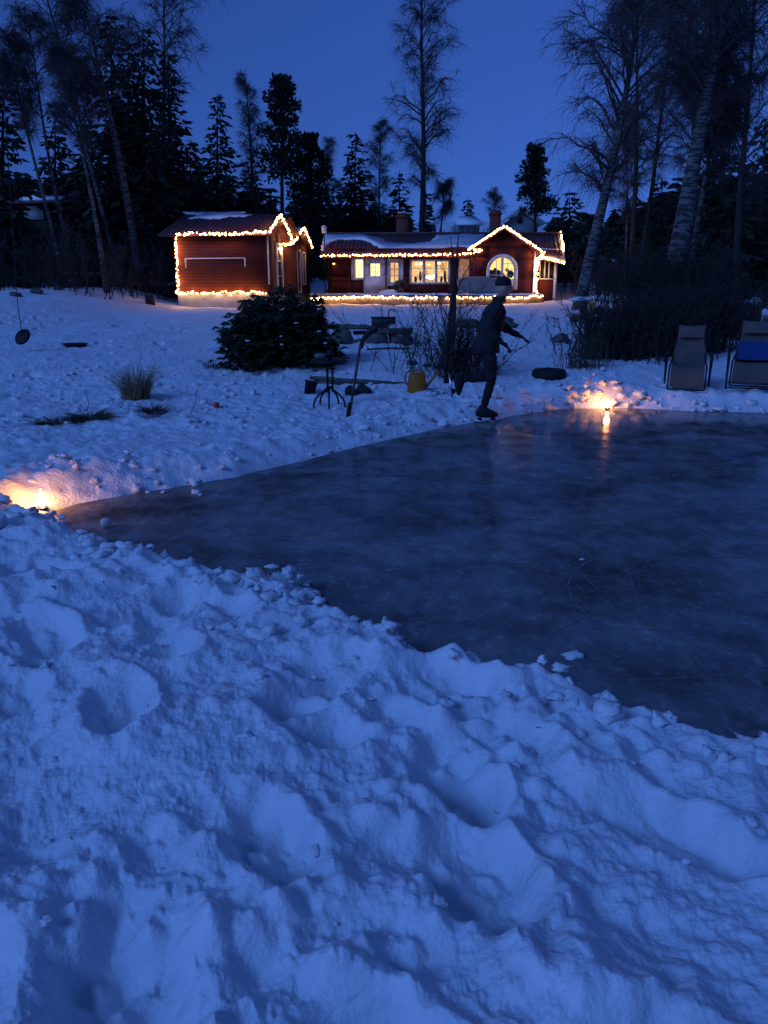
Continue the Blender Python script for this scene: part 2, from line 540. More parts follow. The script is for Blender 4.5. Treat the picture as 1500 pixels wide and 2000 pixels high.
M['window_warm'] = emit('warm lit room', (1.0, .62, .24), 1.25, (.75, .34, .10), 2.6)
M['window_arch'] = emit('yellow lit room', (1.0, .74, .24), 1.6, (1.0, .62, .16), 1.4)
M['room_lamp'] = emit('room lamp', (1.0, .82, .5), 9)
M['dim_pane'] = emit('curtained lit window', (.95, .48, .26), .42, (.6, .26, .14), 5)
M['flame'] = emit('candle flame', (1.0, .58, .17), 40)
M['ember'] = emit('wall lamp glow', (1.0, .5, .2), 6)

# birch bark: white paper bark broken by dark bands
mb = mat('birch bark', (.155, .15, .142), .8, (.09, .088, .085), 4, .4, 20)
n = mb.node_tree.nodes; l = mb.node_tree.links
t = n.new('ShaderNodeTexCoord'); mp = n.new('ShaderNodeMapping'); mp.inputs['Scale'].default_value = (3.0, 3.0, 13.0)
nz = n.new('ShaderNodeTexNoise'); nz.inputs['Scale'].default_value = 1.1; nz.inputs['Detail'].default_value = 5
rp = n.new('ShaderNodeValToRGB'); rp.color_ramp.elements[0].position = .46; rp.color_ramp.elements[1].position = .54
mx = n.new('ShaderNodeMixRGB'); mx.inputs[1].default_value = (.03, .028, .026, 1)
src = n['Principled BSDF'].inputs['Base Color'].links[0].from_socket
l.new(t.outputs['Object'], mp.inputs[0]); l.new(mp.outputs[0], nz.inputs['Vector']); l.new(nz.outputs[0], rp.inputs[0])
l.new(rp.outputs[0], mx.inputs[0]); l.new(src, mx.inputs[2]); l.new(mx.outputs[0], n['Principled BSDF'].inputs['Base Color'])
M['birch'] = mb

M['frost'] = mat('ice shavings', (.27, .28, .30), .9, (.10, .10, .115), 5)
# window glass
g = D.materials.new('window glass'); g.use_nodes = True
n = g.node_tree.nodes; l = g.node_tree.links
n.remove(n['Principled BSDF'])
tr = n.new('ShaderNodeBsdfTransparent'); gl = n.new('ShaderNodeBsdfGlossy'); gl.inputs['Roughness'].default_value = .05
mxs = n.new('ShaderNodeMixShader'); mxs.inputs[0].default_value = .07
l.new(tr.outputs[0], mxs.inputs[1]); l.new(gl.outputs[0], mxs.inputs[2]); l.new(mxs.outputs[0], n['Material Output'].inputs[0])
M['glass'] = g
M['dark_glass'] = mat('unlit window glass', (.02, .022, .026), .08, (.015, .016, .02), 3, spec=.5)

# scratched, frost-dusted lake ice
ic = D.materials.new('rink ice'); ic.use_nodes = True
n = ic.node_tree.nodes; l = ic.node_tree.links; b = n['Principled BSDF']
t = n.new('ShaderNodeTexCoord')


def streak(rot, sc, scale, lo, hi, dist=0.0):
    mp = n.new('ShaderNodeMapping'); mp.inputs['Rotation'].default_value = (0, 0, rad(rot)); mp.inputs['Scale'].default_value = sc
    nz = n.new('ShaderNodeTexNoise'); nz.inputs['Scale'].default_value = scale; nz.inputs['Detail'].default_value = 6
    nz.inputs['Distortion'].default_value = dist
    r = n.new('ShaderNodeMapRange'); r.inputs[1].default_value = lo; r.inputs[2].default_value = hi
    l.new(t.outputs['Object'], mp.inputs[0]); l.new(mp.outputs[0], nz.inputs['Vector']); l.new(nz.outputs[0], r.inputs[0])
    return r.outputs[0]


def math_(op, a, bb):
    m = n.new('ShaderNodeMath'); m.operation = op
    for k, q in enumerate((a, bb)):
        if isinstance(q, float): m.inputs[k].default_value = q
        else: l.new(q, m.inputs[k])
    return m.outputs[0]


s1 = streak(12, (.8, 1.2, 1), 1.1, .38, .70, .8)
s2 = streak(-25, (1.1, .8, 1), 4.0, .40, .74, .6)
s3 = streak(40, (1.2, .9, 1), 9.0, .42, .74, .5)
s4 = streak(70, (1.2, 1, 1), 24.0, .44, .70, .3)
sp_ = streak(0, (1, 1, 1), 34, .69, .74)
fro = math_('ADD', math_('MULTIPLY', s1, .26), math_('MULTIPLY', s2, .24))
fro = math_('ADD', fro, math_('MULTIPLY', math_('MULTIPLY', s3, s4), .40))
fro = math_('ADD', fro, math_('MULTIPLY', sp_, .30))
rp = n.new('ShaderNodeValToRGB')
rp.color_ramp.elements[0].color = (.078, .070, .070, 1); rp.color_ramp.elements[1].color = (.50, .50, .51, 1)
l.new(fro, rp.inputs[0]); l.new(rp.outputs[0], b.inputs['Base Color'])
rr = n.new('ShaderNodeMapRange'); rr.inputs[3].default_value = .05; rr.inputs[4].default_value = .32
l.new(fro, rr.inputs[0]); l.new(rr.outputs[0], b.inputs['Roughness'])
b.inputs['IOR'].default_value = 1.31
b.inputs['Specular IOR Level'].default_value = .055
bp = n.new('ShaderNodeBump'); bp.inputs['Strength'].default_value = .06; bp.inputs['Distance'].default_value = .004
l.new(fro, bp.inputs['Height']); l.new(bp.outputs[0], b.inputs['Normal'])
M['ice'] = ic

# ------------------------------------------------------------------ snow ground: one sheet, finest near the viewpoint
az = np.concatenate([np.linspace(-math.pi, rad(-46), 60, endpoint=False), np.linspace(rad(-46), rad(-33), 90, endpoint=False),
                     np.linspace(rad(-33), rad(33), 760, endpoint=False),
                     np.linspace(rad(33), rad(46), 90, endpoint=False), np.linspace(rad(46), math.pi, 60, endpoint=False)])
rs = np.concatenate([np.geomspace(.5, 60, 900, endpoint=False), np.geomspace(60, 420, 50)])
A, R = np.meshgrid(az, rs)
X = R * np.sin(A); Y = R * np.cos(A)
Z = np.concatenate([H(X[i:i + 100].ravel(), Y[i:i + 100].ravel()) for i in range(0, len(rs), 100)])
Zg = Z.reshape(X.shape)
NR = int(np.searchsorted(rs, 16.0))
Zn = Zg[:NR].copy(); Rn = R[:NR]
dr_ = np.gradient(rs[:NR])[:, None]; da_ = np.gradient(az)[None, :] * Rn


def ease(Q):                                          # one pass along the radius, several along the finer azimuth
    P_ = np.pad(Q, ((1, 1), (0, 0)), 'edge')
    Q = .25 * P_[2:] + .25 * P_[:-2] + .5 * Q
    for k in range(10):
        Q = .25 * np.roll(Q, 1, 1) + .25 * np.roll(Q, -1, 1) + .5 * Q
    return Q


for it in range(8):                                  # soft snow slumps: ease every face that is too steep
    P_ = np.pad(Zn, ((1, 1), (0, 0)), 'edge')
    slope = np.hypot((P_[2:] - P_[:-2]) / (2 * dr_), (np.roll(Zn, -1, 1) - np.roll(Zn, 1, 1)) / (2 * da_))
    w_ = ease(np.clip((slope - .52) / .6, 0, 1))
    if it < 1: w_ = np.maximum(w_, .75 * (Rn < 8))
    Zn = Zn * (1 - w_) + w_ * ease(Zn)
grain = fbm(X[:NR] * 17, Y[:NR] * 17, 212, 4, .7) * .0055 + .012 * np.clip(perlin(X[:NR] * 34, Y[:NR] * 34, 215), 0, 1) ** 2
Zg[:NR] = Zn + grain * np.clip(1.25 - 1.3 * slope, .1, 1) * (Zn > .02) * np.clip((9 - Rn) / 3, 0, 1)
Z = Zg.ravel()
V = np.concatenate([np.stack([X.ravel(), Y.ravel(), Z], -1), [[0, 0, .17]]])
na, nr = len(az), len(rs)
idx = np.arange(na * nr).reshape(nr, na)
q = np.stack([idx[:-1], np.roll(idx[:-1], -1, 1), np.roll(idx[1:], -1, 1), idx[1:]], -1).reshape(-1, 4)[:, ::-1]
g = MB(); g.add(V, q)
g.f.append((0, np.stack([idx[0], np.roll(idx[0], -1), np.full(na, na * nr)], -1)))
ground = g.build('snow_ground', M['snow'], None, True)
tag(ground, kind='structure')

g = MB(); g.add([(x, y, 0) for x, y in rink], [tuple(range(len(rink)))[::-1]])
ice = g.build('ice', M['ice']); tag(ice, kind='structure')
if ice.data.polygons[0].normal.z < 0:
    ice.data.flip_normals()

# curved cuts left by the skates, a few millimetres wide
rgs = np.random.default_rng(19); g = MB()
for k in range(1500):
    x0_ = rgs.uniform(-3, 9); y0_ = rgs.uniform(2.6, 10.4)
    if rink_dist([x0_], [y0_])[0] > -.25: continue
    a_ = rgs.uniform(0, 6.28); cur = rgs.normal() * .5; ln_ = rgs.uniform(.3, 2.0); t_ = np.linspace(0, ln_, 9)
    aa = a_ + cur * t_; dx_ = np.concatenate([[0], np.cumsum(np.cos(aa[:-1]) * np.diff(t_))]); dy_ = np.concatenate([[0], np.cumsum(np.sin(aa[:-1]) * np.diff(t_))])
    px_ = x0_ + dx_; py_ = y0_ + dy_
    if rink_dist(px_, py_).max() > -.12: continue
    w_ = rgs.choice([.0015, .002, .003, .005], p=[.4, .3, .2, .1]) * np.sin(np.linspace(.15, 2.95, 9))
    nx_, ny_ = -np.sin(aa) * w_, np.cos(aa) * w_
    Vk = np.stack([np.stack([px_ + nx_, py_ + ny_, np.full(9, .0012)], -1), np.stack([px_ - nx_, py_ - ny_, np.full(9, .0012)], -1)], 1).reshape(-1, 3)
    g.add(Vk, np.array([(2 * i, 2 * i + 1, 2 * i + 3, 2 * i + 2) for i in range(8)]))
o = g.build('skate_marks', M['frost']); tag(o, 'pale curved skate cuts crossing the dark ice', 'skate marks', kind='stuff')

# loose lumps of snow thrown up along the rink edge and across the bank
g = MB(); rr_ = random.Random(5)


def lump(x, y, r):
    z = gz(x, y)
    g.blob((x, y, max(z, 0) + r * .15), (r * rr_.uniform(.8, 1.5), r * rr_.uniform(.8, 1.4), r * rr_.uniform(.55, .9)), rr_.randrange(999), .8, 10, 8, 1.5)


n_ = len(RK)
for i in range(len(far_px) + len(near_px) - 1):
    a = Vector(RK[i]); b_ = Vector(RK[i + 1]); L = (b_ - a).length
    nn = Vector((b_.y - a.y, a.x - b_.x)).normalized()
    farside = i < len(far_px) - 1
    for k in range(int(L * (13 if (farside and i < 5) else 9)) + 1):
        p = a.lerp(b_, rr_.random())
        off = abs(rr_.gauss(0, .30)) + .03
        # outward normal: test
        qx, qy = p.x + nn.x * off, p.y + nn.y * off
        if rink_dist([qx], [qy])[0] < 0:
            qx, qy = p.x - nn.x * off, p.y - nn.y * off
        if math.hypot(qx - FIRE_R.x, qy - FIRE_R.y) < .2 or math.hypot(qx - FIRE_L.x, qy - FIRE_L.y) < .25: continue
        lump(qx, qy, rr_.uniform(.02, .05) if not farside else rr_.uniform(.02, .075 if i < 5 else .032))
for k in range(240):
    x = rr_.uniform(-3.2, 3.5); y = rr_.uniform(1.3, 5.5)
    if rink_dist([x], [y])[0] > .15: lump(x, y, rr_.uniform(.005, .010 + .004 * y))
for k in range(420):
    y = rr_.uniform(8, 13.5); x = rr_.uniform(-6, 7)
    if rink_dist([x], [y])[0] > .15: lump(x, y, rr_.uniform(.015, .05))
for k in range(230):
    i = rr_.randrange(len(far_px), len(far_px) + len(near_px) - 1); a = Vector(RK[i]); b_ = Vector(RK[i + 1]); p = a.lerp(b_, rr_.random())
    x = p.x + rr_.gauss(0, .22); y = p.y + rr_.gauss(0, .22)
    if rink_dist([x], [y])[0] > .03: lump(x, y, rr_.uniform(.012, .012 + .008 * p.y))
for k in range(26):                                   # the piles round the two candles
    a = rr_.uniform(0, math.pi)
    lump(FIRE_R.x - .1 + .45 * math.cos(a), FIRE_R.y + .22 + .4 * rr_.random() * math.sin(a), rr_.uniform(.03, .075))
    lump(FIRE_L.x + rr_.uniform(-.5, 1.1), FIRE_L.y + rr_.uniform(.4, .9), rr_.uniform(.015, .045))
o = g.build('snow_lumps', M['snow'], None, True); tag(o, 'loose lumps of snow lying along the rink edge and on the bank', 'snow', kind='stuff')

for k, (px, py, r, lab) in enumerate([(1120, 1280, .030, 'flat snow chunk lying on the dark ice near the foreground bank'),
                                      (530, 1106, .024, 'small snow chunk on the ice beside the notch in the near bank'),
                                      (975, 818, .035, 'bright crumb of snow on the ice beside the skater'),
                                      (1137, 1091, .012, 'tiny white crumb of snow in the middle of the open ice')]):
    p = on_z(px, py, .01); g = MB()
    g.blob((p.x, p.y, r * .35), (r * 1.6, r * 1.1, r * .6), 40 + k, .5, 10, 8)
    tag(g.build('snow_chunk', M['snow'], None, True), lab, 'snow chunk', 'snow chunks on the ice')


# ------------------------------------------------------------------ lights on strings
bulb_me = MB(); bulb_me.blob((0, 0, 0), (1, 1, 1), 1, 0, 8, 6); bulb_me = bulb_me.mesh('bulb'); bulb_me.materials.append(M['bulb'])


def string_lights(label, pts, nb, r=.030, jit=.035, sag=0.0, seed=0):
    rg = random.Random(seed)
    pts = [Vector(p) for p in pts]
    seg = [(pts[i + 1] - pts[i]).length for i in range(len(pts) - 1)]
    tot = sum(seg)

    def along(s):
        for i, L in enumerate(seg):
            if s <= L or i == len(seg) - 1:
                return pts[i].lerp(pts[i + 1], min(1, s / L))
            s -= L
    root = thing('string_lights', label, 'string lights', pts[0], 'warm white string lights on the cottages')
    path = []
    bs = []
    ph = rg.uniform(0, 6)
    nb = max(7, int(nb * 1.0))
    for k in range(nb):
        p = along(tot * (k + .5 + rg.uniform(-.42, .42)) / nb)
        w = math.sin(k * .8 + ph) * sag
        path.append(p + Vector((0, 0, w + .02)))
        bs.append(p + Vector((rg.uniform(-jit, jit), rg.uniform(-.02, .0), w + rg.uniform(-jit, jit))))
    path = [pts[0]] + path + [pts[-1]]
    c = MB(); c.tube(path, .006, 4); c.build('cord', M['black'], root)
    for p in bs:
        o = D.objects.new('bulb', bulb_me); COL.objects.link(o); o.parent = root
        o.location = p - pts[0]
        s = r * rg.choice((.6, .8, 1, 1, 1.35)); o.scale = (s, s, s * 1.2)
    return root


# ------------------------------------------------------------------ building helpers
def wall_cells(g, x0, x1, z0, z1, holes, y0, y1):
    xs = sorted({x0, x1, *[h[0] for h in holes], *[h[1] for h in holes]})
    zs = sorted({z0, z1, *[h[2] for h in holes], *[h[3] for h in holes]})
    for i in range(len(xs) - 1):
        for j in range(len(zs) - 1):
            cx, cz = (xs[i] + xs[i + 1]) / 2, (zs[j] + zs[j + 1]) / 2
            if any(h[0] < cx < h[1] and h[2] < cz < h[3] for h in holes): continue
            g.box(xs[i], xs[i + 1], y0, y1, zs[j], zs[j + 1])


def rect(px0, py0, px1, py1, Yp):
    a = at(px0, py1, Yp); b = at(px1, py0, Yp)
    return a.x, b.x, a.z, b.z


def snow_patch(pix, p0, nrm_, thick, parent, seed, name='roof_snow'):
    """a ragged sheet of snow lying on a roof plane"""
    n = Vector(nrm_).normalized(); P = [on_plane(x, y, p0, n) for x, y in pix]
    out = []
    rg = random.Random(seed)
    for i in range(len(P)):
        a, b = P[i], P[(i + 1) % len(P)]
        k = max(1, int((b - a).length / .16))
        for j in range(k):
            p = a.lerp(b, j / k)
            out.append(p + Vector((rg.uniform(-.05, .05), rg.uniform(-.09, .09) * .9, 0)))
    out = [p - n * ((p - Vector(p0)).dot(n)) + n * .004 for p in out]
    g = MB(); g.prism(out, n * thick)
    return g.build(name, M['snow_roof'], parent)


# ------------------------------------------------------------------ the cottage
YW = 41.0          # front wall
TY = 38.6          # terrace edge
base_z = at(700, 579, YW).z
eave_z = at(700, 497, YW).z + .10
root = thing('cottage', 'long low red cottage with lit windows, white trim, two chimneys and a front gable', 'house', (at(640, 578, YW).x, YW, base_z))
hl = at(640, 550, YW).x; hr = at(918, 550, YW).x; gr = at(1042, 550, YW - .5).x
ridge_Y = YW + 3.6
rz = at(760, 457, ridge_Y).z
ridge_l = at(637, 458, ridge_Y); ridge_r = at(1093, 456, ridge_Y)
W1 = rect(691, 507, 709, 542, YW); DR = rect(713, 503, 755, 578, YW)
W2 = rect(763, 513, 778, 551, YW); WB = rect(804, 510, 876, 551, YW); WG = rect(896, 506, 917, 575, YW)
gt = eave_z + .2
g = MB()
wall_cells(g, hl, hr, base_z, gt, [W1, DR, W2, WB, WG], YW, YW + .16)
g.box(hl, hl + .16, YW + .163, YW + 7.2, base_z, gt)
g.prism([(hl + .001, YW + .163, gt), (hl + .001, YW + 7.2, gt), (hl + .001, ridge_Y, rz - .15)], (.155, 0, 0))
g.box(hl, at(1080, 500, YW + 4).x, YW + 7.04, YW + 7.2, base_z, gt)
g.box(at(1072, 500, YW + 1.8).x - .16, at(1072, 500, YW + 1.8).x, YW + 1.8, YW + 7.03, base_z, gt)
g.build('wall', M['red'], root)

# main roof slab, front and back
er = at(1098, 497, YW - .35)
ef_z = at(760, 497, YW - .45).z + .02
el = at(626, 498, YW - .45)
F0 = Vector((el.x, YW - .45, ef_z)); F1 = Vector((er.x, YW - .45, ef_z))
R0 = Vector((ridge_l.x, ridge_Y, rz)); R1 = Vector((ridge_r.x, ridge_Y, rz))
rn = (F1 - F0).cross(R0 - F0).normalized()
if rn.z < 0: rn = -rn
g = MB()
g.prism([F0, F1, R1, R0], rn * -.10)
B0 = Vector((el.x, YW + 7.7, ef_z)); B1 = Vector((er.x, YW + 7.7, ef_z))
bn = Vector((0, -rn.y, rn.z))
g.prism([R0 + Vector((0, .002, 0)), R1 + Vector((0, .002, 0)), B1, B0], bn * -.10)
g.tube([R0 + Vector((0, 0, .03)), R1 + Vector((0, 0, .03))], .07, 8)
# the raised seams of the sheet roof
for k in range(60):
    u = (k + .5) / 60
    g.bar(F0.lerp(F1, u) + rn * .02, R0.lerp(R1, u) + rn * .02, .05, .035, rn)
roof = g.build('roof', M['roof'], root)
g = MB(); g.box(F0.x, at(920, 497, YW - .47).x, YW - .475, YW - .452, ef_z - .20, ef_z - .015)
g.build('fascia', M['red_dark'], root)


def chimney(px0, px1, py0, py1, Yc):
    a = at(px0, py1, Yc); b = at(px1, py0, Yc); w = b.x - a.x
    g = MB(); g.box(a.x, b.x, Yc, Yc + w, a.z - .8, b.z - .22)
    g.box(a.x - .05, b.x + .05, Yc - .05, Yc + w + .05, b.z - .219, b.z - .10)
    g.box(a.x + .04, b.x - .04, Yc + .04, Yc + w - .04, b.z - .099, b.z)
    return g.build('chimney', M['brick'], roof)


chimney(774, 798, 417, 463, ridge_Y + .25)
chimney(958, 979, 411, 458, ridge_Y + .5)
g = MB(); q = at(774, 416, ridge_Y + .2); q2 = at(798, 416, ridge_Y + .2)
g.box(q.x + .08, q2.x - .08, ridge_Y + .32, ridge_Y + .8, q.z + .02, q.z + .06); g.build('chimney_cap', M['snow_roof'], roof)

# snow left on the roof
snow_patch([(634, 459), (708, 459), (748, 468), (752, 474), (800, 478), (840, 474), (852, 461), (905, 459), (948, 459), (922, 484), (880, 483), (866, 486), (748, 490), (742, 487), (725, 476), (712, 470), (690, 469), (662, 469), (645, 476), (630, 491), (627, 489)],
           F0, rn, .05, roof, 1)
# gable wing
GY = YW - .55
apex = at(985, 442, GY - .35); gl_ = at(915, 488, GY - .35); grr = at(1062, 493, GY - .35)
g0 = at(918, 550, GY).x; g1 = at(1042, 550, GY).x
gt2 = at(985, 480, GY).z
AR = rect(956, 503, 1006, 545, GY)
g = MB()
wall_cells(g, g0, g1, base_z - .1, gt2, [AR], GY, GY + .16)
sl = (apex.z - gl_.z) / (apex.x - gl_.x)


def rake_z(x):
    return apex.z - .10 - sl * abs(x - apex.x)


g.prism([(g0, GY, gt2), (g1, GY, gt2), (g1, GY, max(gt2 + .01, rake_z(g1))), (apex.x, GY, apex.z - .10), (g0, GY, max(gt2 + .01, rake_z(g0)))], (0, .16, 0))
g.box(g0, g0 + .16, GY + .163, YW - .003, base_z - .1, gt2 - .2)
g.box(g1 - .16, g1, GY + .163, YW + 5, base_z - .1, gt2 - .2)
g.build('gable_wall', M['red_dark'], root)
g = MB()
for e in (gl_, Vector((grr.x, grr.y, apex.z - sl * (grr.x - apex.x)))):
    nn = Vector((e.x - apex.x, 0, e.z - apex.z)).cross(Vector((0, 1, 0))); nn.normalize()
    if nn.z < 0: nn = -nn
    s = .001 if e.x > apex.x else 0
    g.prism([apex + Vector((s, 0, 0)), e, Vector((e.x, YW + 2.8, e.z)), Vector((apex.x + s, YW + 3.6, apex.z))], nn * -.09)
g.build('gable_roof', M['roof'], root)
g = MB()
for e in (gl_, Vector((grr.x, grr.y, apex.z - sl * (grr.x - apex.x)))):
    g.bar(apex + Vector((0, -.02, -.12)), e + Vector((0, -.02, -.12)), .03, .16, (0, -1, 0))
g.build('barge_board', M['red_dark'], root)
# snow lying on the left slope of the gable wing
g = MB(); nnl = Vector((-sl, 0, 1)).normalized()
a = gl_.lerp(apex, .05) + nnl * .004; b_ = gl_.lerp(apex, .93) + nnl * .004
g.prism([a + Vector((0, .1, 0)), b_ + Vector((0, .1, 0)), b_ + Vector((0, 2.5, 0)), a + Vector((0, 2.2, 0))], nnl * .07)
g.build('roof_snow', M['snow_roof'], root)


def window(name, R, Yp, glow, cols, rows, frame=.09, depth=.5, extra=None, lab=None):
    x0, x1, z0, z1 = R
    g = MB(); f = frame
    g.box(x0 - f, x0, Yp - .05, Yp + .1, z0 - f, z1 + f); g.box(x1, x1 + f, Yp - .05, Yp + .1, z0 - f, z1 + f)
    g.box(x0, x1, Yp - .047, Yp + .1, z1, z1 + f); g.box(x0, x1, Yp - .047, Yp + .1, z0 - f, z0)
    w = g.build(name, M['white'], root)
    g = MB()
    for k in range(1, cols):
        xx = x0 + (x1 - x0) * k / cols; g.box(xx - .02, xx + .02, Yp + .02, Yp + .06, z0 + .001, z1 - .001)
    for k in range(1, rows):
        zz = z0 + (z1 - z0) * k / rows; g.box(x0 + .001, x1 - .001, Yp + .025, Yp + .055, zz - .015, zz + .015)
    if cols > 1 or rows > 1: g.build('glazing_bars', M['white'], w)
    g = MB(); g.box(x0, x1, Yp + .075, Yp + .08, z0, z1); g.build('pane', M['glass'], w)
    g = MB(); g.box(x0 - .3, x1 + .3, Yp + depth, Yp + depth + .02, z0 - .3, z1 + .2); g.build('lit_room', glow, w)
    return w


w = window('window', W1, YW, M['window_lit'], 1, 1, .12)
g = MB(); g.box(W1[0], W1[0] + .10, YW + .12, YW + .2, W1[2], W1[3]); g.build('curtain', M['dim_pane'], w)
w = window('window', W2, YW, M['window_warm'], 2, 3, .07)
# white panel round the narrow window
g = MB()
q = rect(756, 505, 788, 558, YW)
wall_cells(g, q[0], q[1], q[2], q[3], [(W2[0] - .071, W2[1] + .071, W2[2] - .071, W2[3] + .071)], YW - .03, YW - .002)
g.build('white_panel', M['white'], root)
w = window('window', WB, YW, M['window_warm'], 3, 1, .10, .9)
x0, x1, z0, z1 = WB
g = MB()
for k in (0, 1, 2):
    a = x0 + (x1 - x0) * k / 3; b_ = x0 + (x1 - x0) * (k + 1) / 3
    for zz in (.28, .66):
        g.box(a + .03, b_ - .03, YW + .03, YW + .05, z0 + (z1 - z0) * zz - .012, z0 + (z1 - z0) * zz + .012)
for k in (1, 2):
    xx = x0 + (x1 - x0) * k / 3; g.box(xx - .07, xx + .07, YW + .015, YW + .065, z0 + .002, z1 - .002)
g.build('mullion', M['white'], w)
for (px, py, s) in ((813, 516, .06), (822, 515, .07), (857, 514, .07), (838, 517, .05), (842, 542, .14), (848, 540, .12), (836, 541, .12)):
    p = at(px, py, YW + .55); g = MB(); g.blob(p, (s, s, s * .8), 3, .1, 10, 7); g.build('room_lamp', M['room_lamp'], w)
for (px, py, hh) in ((812, 546, .35), (821, 540, .5), (829, 545, .3), (862, 546, .35), (869, 540, .6)):
    p = at(px, py, YW + .35); g = MB(); g.blob(p, (.07, .07, hh * .45), px, .5, 9, 8, 2.2); g.build('house_plant', M['rhodo'], w)
w = tag(window('window', WG, YW, M['dim_pane'], 1, 1, .05, .35), 'tall narrow glazed panel with a drawn curtain')
# door
x0, x1, z0, z1 = DR
GP = rect(724, 515, 742, 539, YW)
dr = MB(); wall_cells(dr, x0, x1, z0, z1, [GP], YW - .02, YW + .05)
dr.box(x0 + .005, x1 - .005, YW - .028, YW - .021, z0 + .25, z0 + .95)
door = dr.build('door', M['white'], root)
g = MB()
for k in (1,):
    xx = (GP[0] + GP[1]) / 2; g.box(xx - .015, xx + .015, YW - .015, YW + .03, GP[2], GP[3])
for k in (1, 2):
    zz = GP[2] + (GP[3] - GP[2]) * k / 3; g.box(GP[0], GP[1], YW - .012, YW + .027, zz - .013, zz + .013)
g.build('glazing_bars', M['white'], door)
g = MB(); g.box(GP[0], GP[1], YW + .035, YW + .04, GP[2], GP[3]); g.build('pane', M['glass'], door)
g = MB(); g.box(GP[0] - .3, GP[1] + .3, YW + .4, YW + .42, GP[2] - .3, GP[3] + .2); g.build('lit_room', M['window_lit'], door)
g = MB(); q = at(719, 544, YW - .06); g.tube([q, q + Vector((.11, 0, 0))], .014, 6); g.tube([q, q + Vector((0, .05, 0))], .012, 6); g.build('handle', M['dark_metal'], door)
g = MB(); g.box(x0 - .07, x0 - .002, YW - .04, YW + .05, z0, z1 + .02); g.build('door_jamb', M['white'], root); g = MB(); g.box(x1 + .002, x1 + .06, YW - .04, YW + .05, z0, z1 + .02); g.build('door_jamb', M['white'], root)
# arched window in the gable
x0, x1, z0, z1 = AR
zc = z1 - (x1 - x0) / 2
cxm = (x0 + x1) / 2; rO = (x1 - x0) / 2
g = MB()
N = 20
arc = [(cxm - rO * math.cos(math.pi * k / N), zc + rO * math.sin(math.pi * k / N)) for k in range(N + 1)]
for k in range(N):   # spandrels that close the corners of the opening
    (xa, za), (xb, zb) = arc[k], arc[k + 1]
    g.prism([(xa, GY + .003, za), (xb, GY + .003, zb), (xb, GY + .003, z1 + .01), (xa, GY + .003, z1 + .01)], (0, .15, 0))
g.build('gable_spandrel', M['red_dark'], root)
g = MB()
for k in range(N):
    (xa, za), (xb, zb) = arc[k], arc[k + 1]
    so = 1 + .17 / rO
    g.prism([(xa, GY - .05, za), (xb, GY - .05, zb), (cxm + (xb - cxm) * so, GY - .05, zc + (zb - zc) * so), (cxm + (xa - cxm) * so, GY - .05, zc + (za - zc) * so)], (0, .12, 0))
zb_ = at(1000, 566, GY).z
g.box(x0 - .17, x0, GY - .05, GY + .07, z0, zc); g.box(x1, x1 + .17, GY - .05, GY + .07, zb_, zc)
aw = g.build('arched_window', M['white'], root)
g = MB()
g.box(cxm - .06, cxm + .06, GY + .02, GY + .08, z0, zc + rO - .02)
zz = z0 + .18 * (z1 - z0); g.box(x0, x1, GY + .03, GY + .07, zz - .02, zz + .02)
for xx in (x0 + .27 * (x1 - x0), x0 + .73 * (x1 - x0)):
    g.box(xx - .014, xx + .014, GY + .035, GY + .065, z0, zc + rO * .8)
for zz in (.45, .72):
    g.box(cxm + .06, x1 - .03, GY + .037, GY + .063, z0 + zz * (z1 - z0) - .014, z0 + zz * (z1 - z0) + .014)
g.build('glazing_bars', M['white'], aw)
g = MB(); g.box(x0, x1, GY + .09, GY + .095, z0, z1); g.build('pane', M['glass'], aw)
g = MB(); g.box(x0 - .4, x1 + .4, GY + 1.2, GY + 1.22, z0 - .3, z1 + .3); g.build('lit_room', M['window_arch'], aw)
g = MB()
for (px, py, s) in ((962, 536, .22), (972, 538, .25), (981, 540, .16), (996, 535, .18), (990, 527, .08), (967, 528, .10)):
    p = at(px, py, GY + .5); g.blob(p, (s, s * .7, s * 1.0), px, .5, 12, 9, 1.6)
g.build('house_plant', M['rhodo'], aw)
q = rect(990, 546, 1003, 565, GY)
g = MB(); g.box(q[0], q[1], GY - .04, GY - .002, q[2], q[3]); g.build('white_panel', M['white'], root)
# boards, pipe, lamp
g = MB(); q = rect(1039, 488, 1047, 574, GY); g.box(q[0], q[1], GY - .06, GY - .003, q[2], q[3]); g.build('corner_board', M['white'], root)
g = MB(); q = rect(880, 506, 894, 575, YW); g.box(q[0], q[1], YW - .05, YW - .003, q[2], q[3]); g.build('pilaster', M['red_dark'], root)
g = MB(); q = rect(783, 502, 788, 556, YW); g.box(q[0], q[1], YW - .06, YW - .033, q[2], q[3]); g.build('corner_board', M['white'], root)
a = at(641, 502, YW - .12)
g = MB(); g.tube([a, (a.x, YW - .1, a.z - .2), (a.x, YW - .1, base_z + .35), (a.x - .25, YW - .25, base_z + .1), (a.x - .6, YW - .4, base_z + .0)], .04, 8); g.build('downpipe', M['dark_metal'], root)
a = at(754, 504, YW - .1)
g = MB(); g.tube([a, (a.x, YW - .1, base_z)], .03, 8); g.build('downpipe', M['dark_metal'], root)
a = at(652, 514, YW - .1); g = MB(); g.lathe([(.02, .1), (.10, .02), (.10, 0)], a, 12); la = g.build('wall_lamp', M['dark_metal'], root)
g = MB(); g.blob(a + Vector((0, 0, -.02)), (.06, .06, .05), 1, 0, 10, 7); g.build('lamp_bulb', M['ember'], la)
